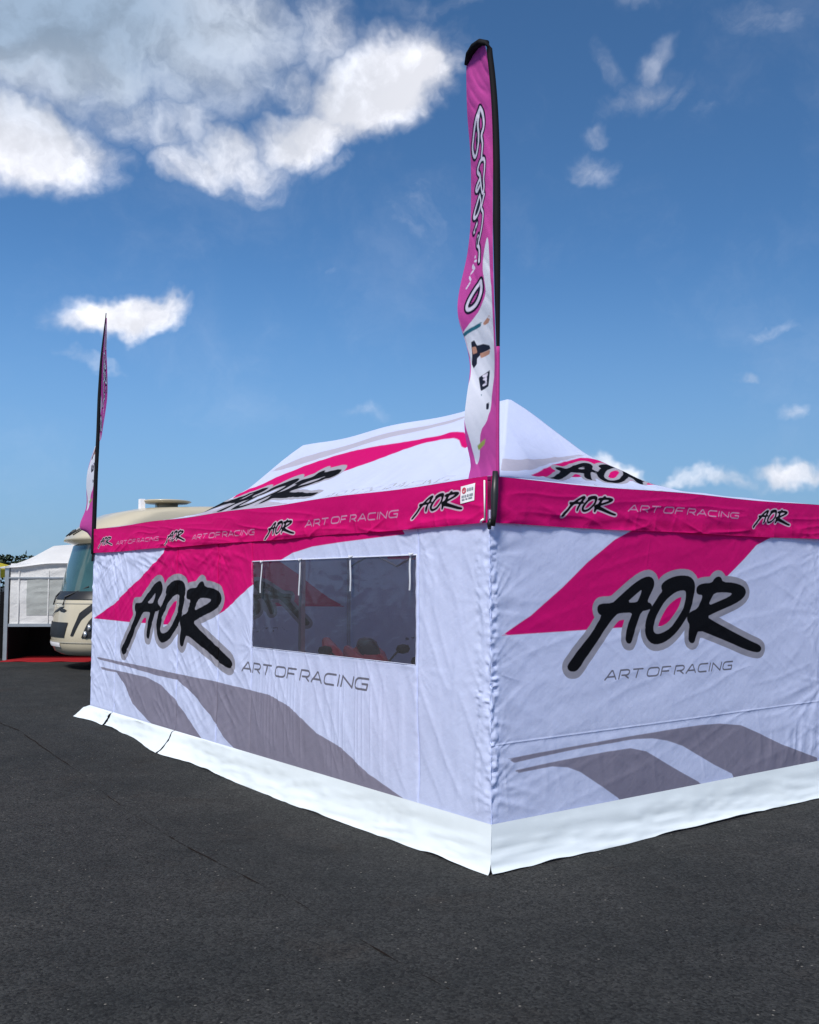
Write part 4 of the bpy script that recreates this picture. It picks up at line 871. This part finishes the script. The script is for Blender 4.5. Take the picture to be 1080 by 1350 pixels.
# local +x = forward (nose at x~0), body runs back to x=-7
ZS = [.30, .36, .50, .70, .85, 1.00, 1.20, 1.36, 1.44, 1.52, 1.75, 2.10, 2.45, 2.56, 2.62, 2.70, 2.82, 3.02, 3.20, 3.33, 3.40]
XF = [-.16, -.05, .02, .03, .02, .0, -.02, -.05, -.08, -.14, -.19, -.27, -.37, -.40, -.18, -.20, -.34, -.58, -.95, -1.55, -2.5]
HW = [1.02, 1.10, 1.14, 1.15, 1.15, 1.15, 1.15, 1.15, 1.14, 1.14, 1.13, 1.13, 1.12, 1.12, 1.17, 1.17, 1.15, 1.12, 1.12, 1.05, .92]
NOSE = .85
def plan(a, z):
    """a: metres round the body from the nose centre (positive = its left side)"""
    xf = np.interp(z, ZS, XF); w = np.interp(z, ZS, HW); arc_l = 1.62
    s_ = math.copysign(1, a); t = abs(a)
    if t < arc_l:
        ph = t / arc_l * math.pi / 2
        y = w * math.sin(ph) ** .80 if ph > 0 else 0; x = xf - NOSE * (1 - math.cos(ph) ** .9)
    else: y = w; x = xf - NOSE - (t - arc_l)
    return x, s_ * y
avals = [i * .09 for i in range(19)] + [1.62 + (i + 1) * .6 for i in range(9)]
rings = []
for z in ZS:
    left = [plan(a, z) for a in avals]; left = [(max(p[0], -7.0), p[1]) for p in left]
    ring = [(p[0], p[1], z) for p in left] + [(-7.0, left[-1][1] * .97, z), (-7.0, -left[-1][1] * .97, z)] + [(p[0], -p[1], z) for p in left[:0:-1]]
    rings.append(ring)
MB().loft(rings).build('body', M_CREAM, mh, True)
def patch(name, outline, mat, off=.012, res=.05, parent=mh, smooth=True):
    """surface-hugging panel: outline polygon in (a,z)"""
    xs = [p[0] for p in outline]; ys = [p[1] for p in outline]
    na = max(2, int((max(xs) - min(xs)) / res)); nz_ = max(2, int((max(ys) - min(ys)) / res))
    v = []; f = []
    bot = lambda t: None
    # sweep between left and right borders at each level
    lev = [min(ys) + (max(ys) - min(ys)) * i / nz_ for i in range(nz_ + 1)]
    for z in lev:
        zc = min(max(z, min(ys) + 1e-4), max(ys) - 1e-4); hit = []
        for i in range(len(outline)):
            p, q_ = outline[i], outline[(i + 1) % len(outline)]
            if (p[1] > zc) != (q_[1] > zc): hit.append(p[0] + (q_[0] - p[0]) * (zc - p[1]) / (q_[1] - p[1]))
        a0, a1 = min(hit), max(hit)
        for k in range(na + 1):
            a = a0 + (a1 - a0) * k / na; x, y = plan(a, z); x2, y2 = plan(a + .01, z); tx, ty = x2 - x, y2 - y; l = math.hypot(tx, ty) or 1
            nx, ny = ty / l, -tx / l
            v.append((x + nx * off, y + ny * off, z + (off * .3)))
    w = na + 1
    for i in range(nz_):
        for k in range(na): f.append((i * w + k, i * w + k + 1, (i + 1) * w + k + 1, (i + 1) * w + k))
    return mesh_obj(name, v, f, mat, parent, smooth)
patch('windscreen', [(-1.30, 1.56), (1.30, 1.56), (1.22, 2.1), (1.12, 2.53), (-1.12, 2.53), (-1.22, 2.1)], M_GLASS, .014)
patch('windscreen_sill', [(-1.40, 1.42), (1.40, 1.42), (1.34, 1.58), (-1.34, 1.58)], M_BLACK, .02)
patch('side_window', [(1.45, 1.60), (2.35, 1.60), (2.35, 2.35), (1.50, 2.35)], M_GLASS, .014)
patch('side_window', [(-2.35, 1.60), (-1.45, 1.60), (-1.50, 2.35), (-2.35, 2.35)], M_GLASS, .014)
patch('grille', [(-.52, .66), (.42, .66), (.50, .96), (-.58, .96)], M_BLACK, .014)
patch('bonnet_seam', [(-1.35, 1.335), (1.35, 1.335), (1.35, 1.350), (-1.35, 1.350)], M_CREAMD, .013)
patch('number_plate', [(-.26, .46), (.26, .46), (.26, .55), (-.26, .55)], M_STICK, .02)
patch('bumper_line', [(-1.5, .555), (1.5, .555), (1.5, .575), (-1.5, .575)], M_CREAMD, .016)
patch('stripe', [(.62, .70), (.70, .70), (.86, 1.02), (1.25, 1.32), (1.60, 1.40), (1.60, 1.48), (1.20, 1.42), (.80, 1.15)], M_BLACK, .014, .03)
patch('stripe', [(-.70, .70), (-.62, .70), (-.80, 1.15), (-1.20, 1.42), (-1.60, 1.48), (-1.60, 1.40), (-1.25, 1.32), (-.86, 1.02)], M_BLACK, .014, .03)
patch('emblem', [(-.34, 1.05), (-.22, 1.10), (.10, 1.26), (.30, 1.28), (.12, 1.21), (-.12, 1.13), (-.26, 1.04)], M_BLACK, .014, .02)
patch('emblem', [(.12, 1.18), (.30, 1.16), (.46, 1.22), (.34, 1.22), (.22, 1.24)], M_BLACK, .014, .02)
for s_ in (-1, 1):
    hl = patch('headlight', [(s_ * x, z) for x, z in ((.92, .66), (1.14, .66), (1.36, 1.12), (1.22, 1.16), (1.05, .98))], M_BLACK, .018, .04)
    for (a, z) in ((1.03, .74), (1.11, .87), (1.21, 1.0)):
        x, y = plan(s_ * a, z); MB().lathe([(.0, .0), (.05, .0), (.065, .03), (.05, .055), (.0, .05)], 14, 'x', (x - .005, y, z), False).build('lamp', M_CHROME, hl, True)
for (y0, y1) in ((-.35, -.85), (.25, .85)):
    x, y = plan(y0, 1.47); x2, y2 = plan(y1, 1.72); x3, y3 = plan(y0 - .0, 1.30)
    MB().tube([(x3 + .03, y3, 1.30), (x + .05, y, 1.47), (x2 + .035, y2, 1.68)], .016, 6).build('wiper', M_BLACK, mh, True)
for i in range(4):
    a = -.35 + i * .16; x, y = plan(a, 2.74); x2, y2 = plan(a + .12, 2.86)
    MB().tube([(x + .01, y, 2.73), (x2 + .01, y2, 2.86)], .022, 6).build('roof_marking', M_BLACK, mh, True)
for wx_ in (-1.35, -5.2):
    for s_ in (-1, 1):
        w = MB().lathe([(.20, -.10), (.32, -.11), (.36, -.07), (.36, .07), (.32, .11), (.20, .10)], 28, 'y', (wx_, s_ * 1.0, .36)).build('wheel', M_RUBBER, mh, True)
        MB().lathe([(.0, -.06), (.19, -.08), (.22, -.04), (.22, .04), (.19, .08), (.0, .06)], 20, 'y', (wx_, s_ * 1.03, .36)).build('rim', M_CHROME, w, True)
# door, coachline and roof gear
patch('coachline', [(2.0, .78), (6.5, .78), (6.5, .84), (2.0, .84)], M_CREAMD, .012, .3)
patch('cab_door', [(1.78, .45), (2.62, .45), (2.62, 2.45), (1.78, 2.45)], M_CREAM, .010, .2)
m = MB(); m.lathe([(.0, 0), (.44, .015), (.53, .055), (.50, .075), (.30, .085), (.0, .09)], 32, 'z', (-2.15, .35, 3.44), False); m.box((-2.35, .2, 3.25), (-1.95, .5, 3.46)); m.build('satellite_dish', M_CREAM, mh, True)
MB().box((-1.66, .28, 3.2), (-1.56, .42, 3.53)).build('dish_mount', M_STICK, mh)
MB().box((-4.6, -.4, 3.40), (-3.9, .4, 3.56)).build('roof_vent', M_STICK, mh)
for s_ in (-1, 1):
    x, y = plan(s_ * 1.50, 2.40)
    MB().tube([(x, y * .99, 2.35), (x + .22, y * 1.13, 2.25)], .02, 6).loft([oval(x + .18, .07, 1.75, 2.28, 10, y * 1.15), oval(x + .26, .09, 1.73, 2.30, 10, y * 1.15), oval(x + .32, .06, 1.78, 2.25, 10, y * 1.15)]).build('mirror', M_CREAMD, mh, True) if s_ < 0 else None

# ------------------------------------------------------------------ white awning tent next to the motorhome
M_AWN = cloth('white_awning_cloth', (.80, .80, .80), [], transl=.3, bump=.3, dirt=.1)
M_AWNW = cloth('grey_awning_film', (.42, .44, .43), [], rough=.3, transl=.2, bump=.2, dirt=.12)
M_BLK = simple('black_case_interior_shade', (.006, .006, .007), .9, spec=.1)  # black of the storage case, and shade painted inside the awning
M_CARPET = simple('red_carpet', (.24, .012, .016), .9, vary=.2, scale=30, bump=.4, bump_scale=200, spec=.1)
AY = 22.4; gz_ = ground_z(-8, AY)
aw = empty('awning_tent', (-9.26, AY, gz_)); tag(aw, 'white awning tent with clear side panel and black lower opening beside the motorhome', 'awning')
# local: x right, y away
def awn_roof():
    nx, ny = 34, 20; P = np.zeros((nx, ny, 3))
    for i in range(nx):
        for k in range(ny):
            a, b = i / (nx - 1), k / (ny - 1); x = -.35 + 3.9 * a; y = -.1 + 3.0 * b
            ridge = 1 - abs(2 * b - 1) ** 1.3; e = 2.10 + .16 * min(a / .55, 1)
            h = .50 * min(1, a / .24) ** 1.1
            P[i, k] = (x, y, e + h * ridge ** .9 - .03 * math.sin(a * math.pi * 3) ** 2 * (1 - ridge))
    return P
sheet('roof_canopy', awn_roof(), M_AWN, aw)
nx = 60; zs_ = np.linspace(.82, 2.2, 36); xs_ = np.linspace(.10, 3.3, nx)
X, Z = np.meshgrid(xs_, zs_, indexing='ij'); D = .02 * crease(X, Z, .15, .13, .5, 701) + .03 * fbm(X / .5, Z / .5, 703, 2)
wp = sheet('side_panel', np.stack([X, D, Z + .06 * (X / 3.3) * (Z > 2.0)], -1), M_AWN, aw)
X, Z = np.meshgrid(np.linspace(.48, 1.5, 24), np.linspace(1.02, 1.84, 20), indexing='ij'); D = .02 * crease(X, Z, .15, .13, .5, 701) + .03 * fbm(X / .5, Z / .5, 703, 2)
sheet('window_film', np.stack([X, D - .008, Z], -1), M_AWNW, wp)
for xx in (.30, .98):
    MB().box((xx - .012, -.022, .84), (xx + .012, -.006 + .0, 2.05)).build('seam', M_AWN, wp)
MB().box((.02, -.03, .76), (3.3, .02, .83)).build('rail', M_ALU, aw)
MB().box((.02, -.03, 1.86), (3.3, -.008, 1.89)).build('rail', M_ALU, aw)
for (xx, yy) in ((0.03, 0), (0.03, 2.75), (3.3, 0), (3.3, 2.75)):
    MB().box((xx - .045, yy - .045, -.005), (xx + .045, yy + .045, 2.14)).build('post', M_ALU, aw)
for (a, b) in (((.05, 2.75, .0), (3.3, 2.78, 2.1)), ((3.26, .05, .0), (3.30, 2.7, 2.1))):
    MB().box(a, b).build('interior_shade_panel', M_BLK, aw)  # black sheets stand in for the shade inside the awning
MB().box((.05, .02, .0), (.08, 2.7, 2.1)).build('interior_shade_panel', M_BLK, aw)
MB().box((.06, 1.2, .0), (3.25, 1.22, .82)).build('interior_shade_panel', M_BLK, aw)  # black sheet as painted shade behind the open lower front
cp = MB(); v = []; n = 40
for i in range(n + 1):
    for k in range(12):
        x = -.0 + 2.6 * i / n; y = -.55 + 1.7 * k / 11; v.append((x - 9.26 + .1, AY + y + .03 * math.sin(x * 5), gz_ + .012 + .012 * max(0, math.sin(x * 7 + y * 3)) * (k < 2)))
cf = [(i * 12 + k, (i + 1) * 12 + k, (i + 1) * 12 + k + 1, i * 12 + k + 1) for i in range(n) for k in range(11)]
car = mesh_obj('carpet', v, cf, M_CARPET); tag(car, 'red carpet on the asphalt under the white awning tent', 'carpet')
sm = car.modifiers.new('thickness', 'SOLIDIFY'); sm.thickness = .014; sm.offset = -1
# folding lattice frame beside it
lt = empty('folding_frame', (-9.72, AY - .15, gz_)); tag(lt, 'silver folding lattice frame standing left of the white awning tent', 'frame')
for xx in (0, .36):
    MB().tube([(xx, 0, -.003), (xx, 0, 2.1)], .028, 8).build('post', M_ALU, lt, True)
for k in range(5):
    z0 = .12 + .38 * k
    MB().tube([(0, -.01, z0), (.36, -.01, z0 + .38)], .013, 6).build('brace', M_ALU, lt, True); MB().tube([(.36, .012, z0), (0, .012, z0 + .38)], .013, 6).build('brace', M_ALU, lt, True)
# dark flight cases stacked behind the lattice
cs = MB().box((-10.9, AY + .5, gz_ - .002), (-9.42, AY + 1.3, gz_ + 1.55)).box((-10.88, AY + .49, gz_ + .74), (-9.40, AY + .51, gz_ + .78)).build('storage_case', M_BLK); tag(cs, 'black storage case behind the silver lattice frame', 'case')
# yellow gazebo beyond
M_YEL = cloth('yellow_canopy', (.70, .58, .05), [], transl=.35)
yz = ground_z(-14, 31)
yg = empty('gazebo', (-14.35, 31, yz)); tag(yg, 'yellow canopy gazebo showing behind the white awning tent', 'gazebo')
m = MB(); v = [(-1.6, -1.6, 2.2), (1.6, -1.6, 2.2), (1.6, 1.6, 2.2), (-1.6, 1.6, 2.2), (0, 0, 2.75), (-1.6, -1.6, 1.95), (1.6, -1.6, 1.95), (1.6, 1.6, 1.95), (-1.6, 1.6, 1.95)]
m.add(v, [(0, 1, 4), (1, 2, 4), (2, 3, 4), (3, 0, 4), (0, 5, 6, 1), (1, 6, 7, 2), (2, 7, 8, 3), (3, 8, 5, 0)]).build('canopy', M_YEL, yg)
for sx in (-1.5, 1.5):
    for sy in (-1.5, 1.5): MB().box((sx - .03, sy - .03, -.005), (sx + .03, sy + .03, 2.1)).build('leg', M_ALU, yg)

# ------------------------------------------------------------------ far trees
M_LEAF = simple('dark_leaves', (.030, .052, .026), .7, vary=.5, scale=.6)
M_BARK = simple('bark', (.06, .045, .035), .9)
def tree(x, y, h, w, label):
    z = ground_z(x, y); t = empty('tree', (x, y, z)); tag(t, label, 'tree', 'trees on the skyline')
    MB().tube([(0, 0, -.05), (.1, 0, h * .3), (.0, .1, h * .7)], [.28, .2, .08], 8).tube([(.05, 0, h * .3), (w * .25, .2, h * .6)], [.13, .05], 6).tube([(.05, 0, h * .35), (-w * .22, -.2, h * .62)], [.12, .04], 6).build('trunk', M_BARK, t, True)
    v = []; f = []
    lobes = [(rng.uniform(-.33, .33) * w, rng.uniform(-.3, .3) * w, rng.uniform(.30, .78) * h, rng.uniform(.16, .27) * w) for _ in range(13)]
    for (a, b, c, r) in lobes:
        for _ in range(110):
            d = Vector((rng.gauss(0, 1), rng.gauss(0, 1), rng.gauss(0, 1))).normalized() * r * (rng.random() ** .35)
            p = Vector((a, b, c)) + d; e = Vector((rng.gauss(0, 1), rng.gauss(0, 1), rng.gauss(0, 1))).normalized(); g = e.cross(Vector((rng.random(), rng.random(), rng.random()))).normalized()
            s_ = rng.uniform(.16, .38); i = len(v); v += [p + e * s_, p + g * s_ * .7, p - e * s_, p - g * s_ * .7]; f.append((i, i + 1, i + 2, i + 3))
    mesh_obj('crown', v, f, M_LEAF, t, False)
tree(-47.5, 104, 5.7, 6.5, 'dark broad tree on the skyline above the yellow canopy')
tree(-43.2, 108, 5.4, 6.0, 'dark tree on the skyline above the left slope of the white awning roof')
tree(-41.5, 118, 5.1, 5.0, 'low dark tree on the skyline just above the white awning roof ridge')
tree(-54.5, 112, 6.2, 7.5, 'tall dark tree on the skyline beyond the yellow gazebo')
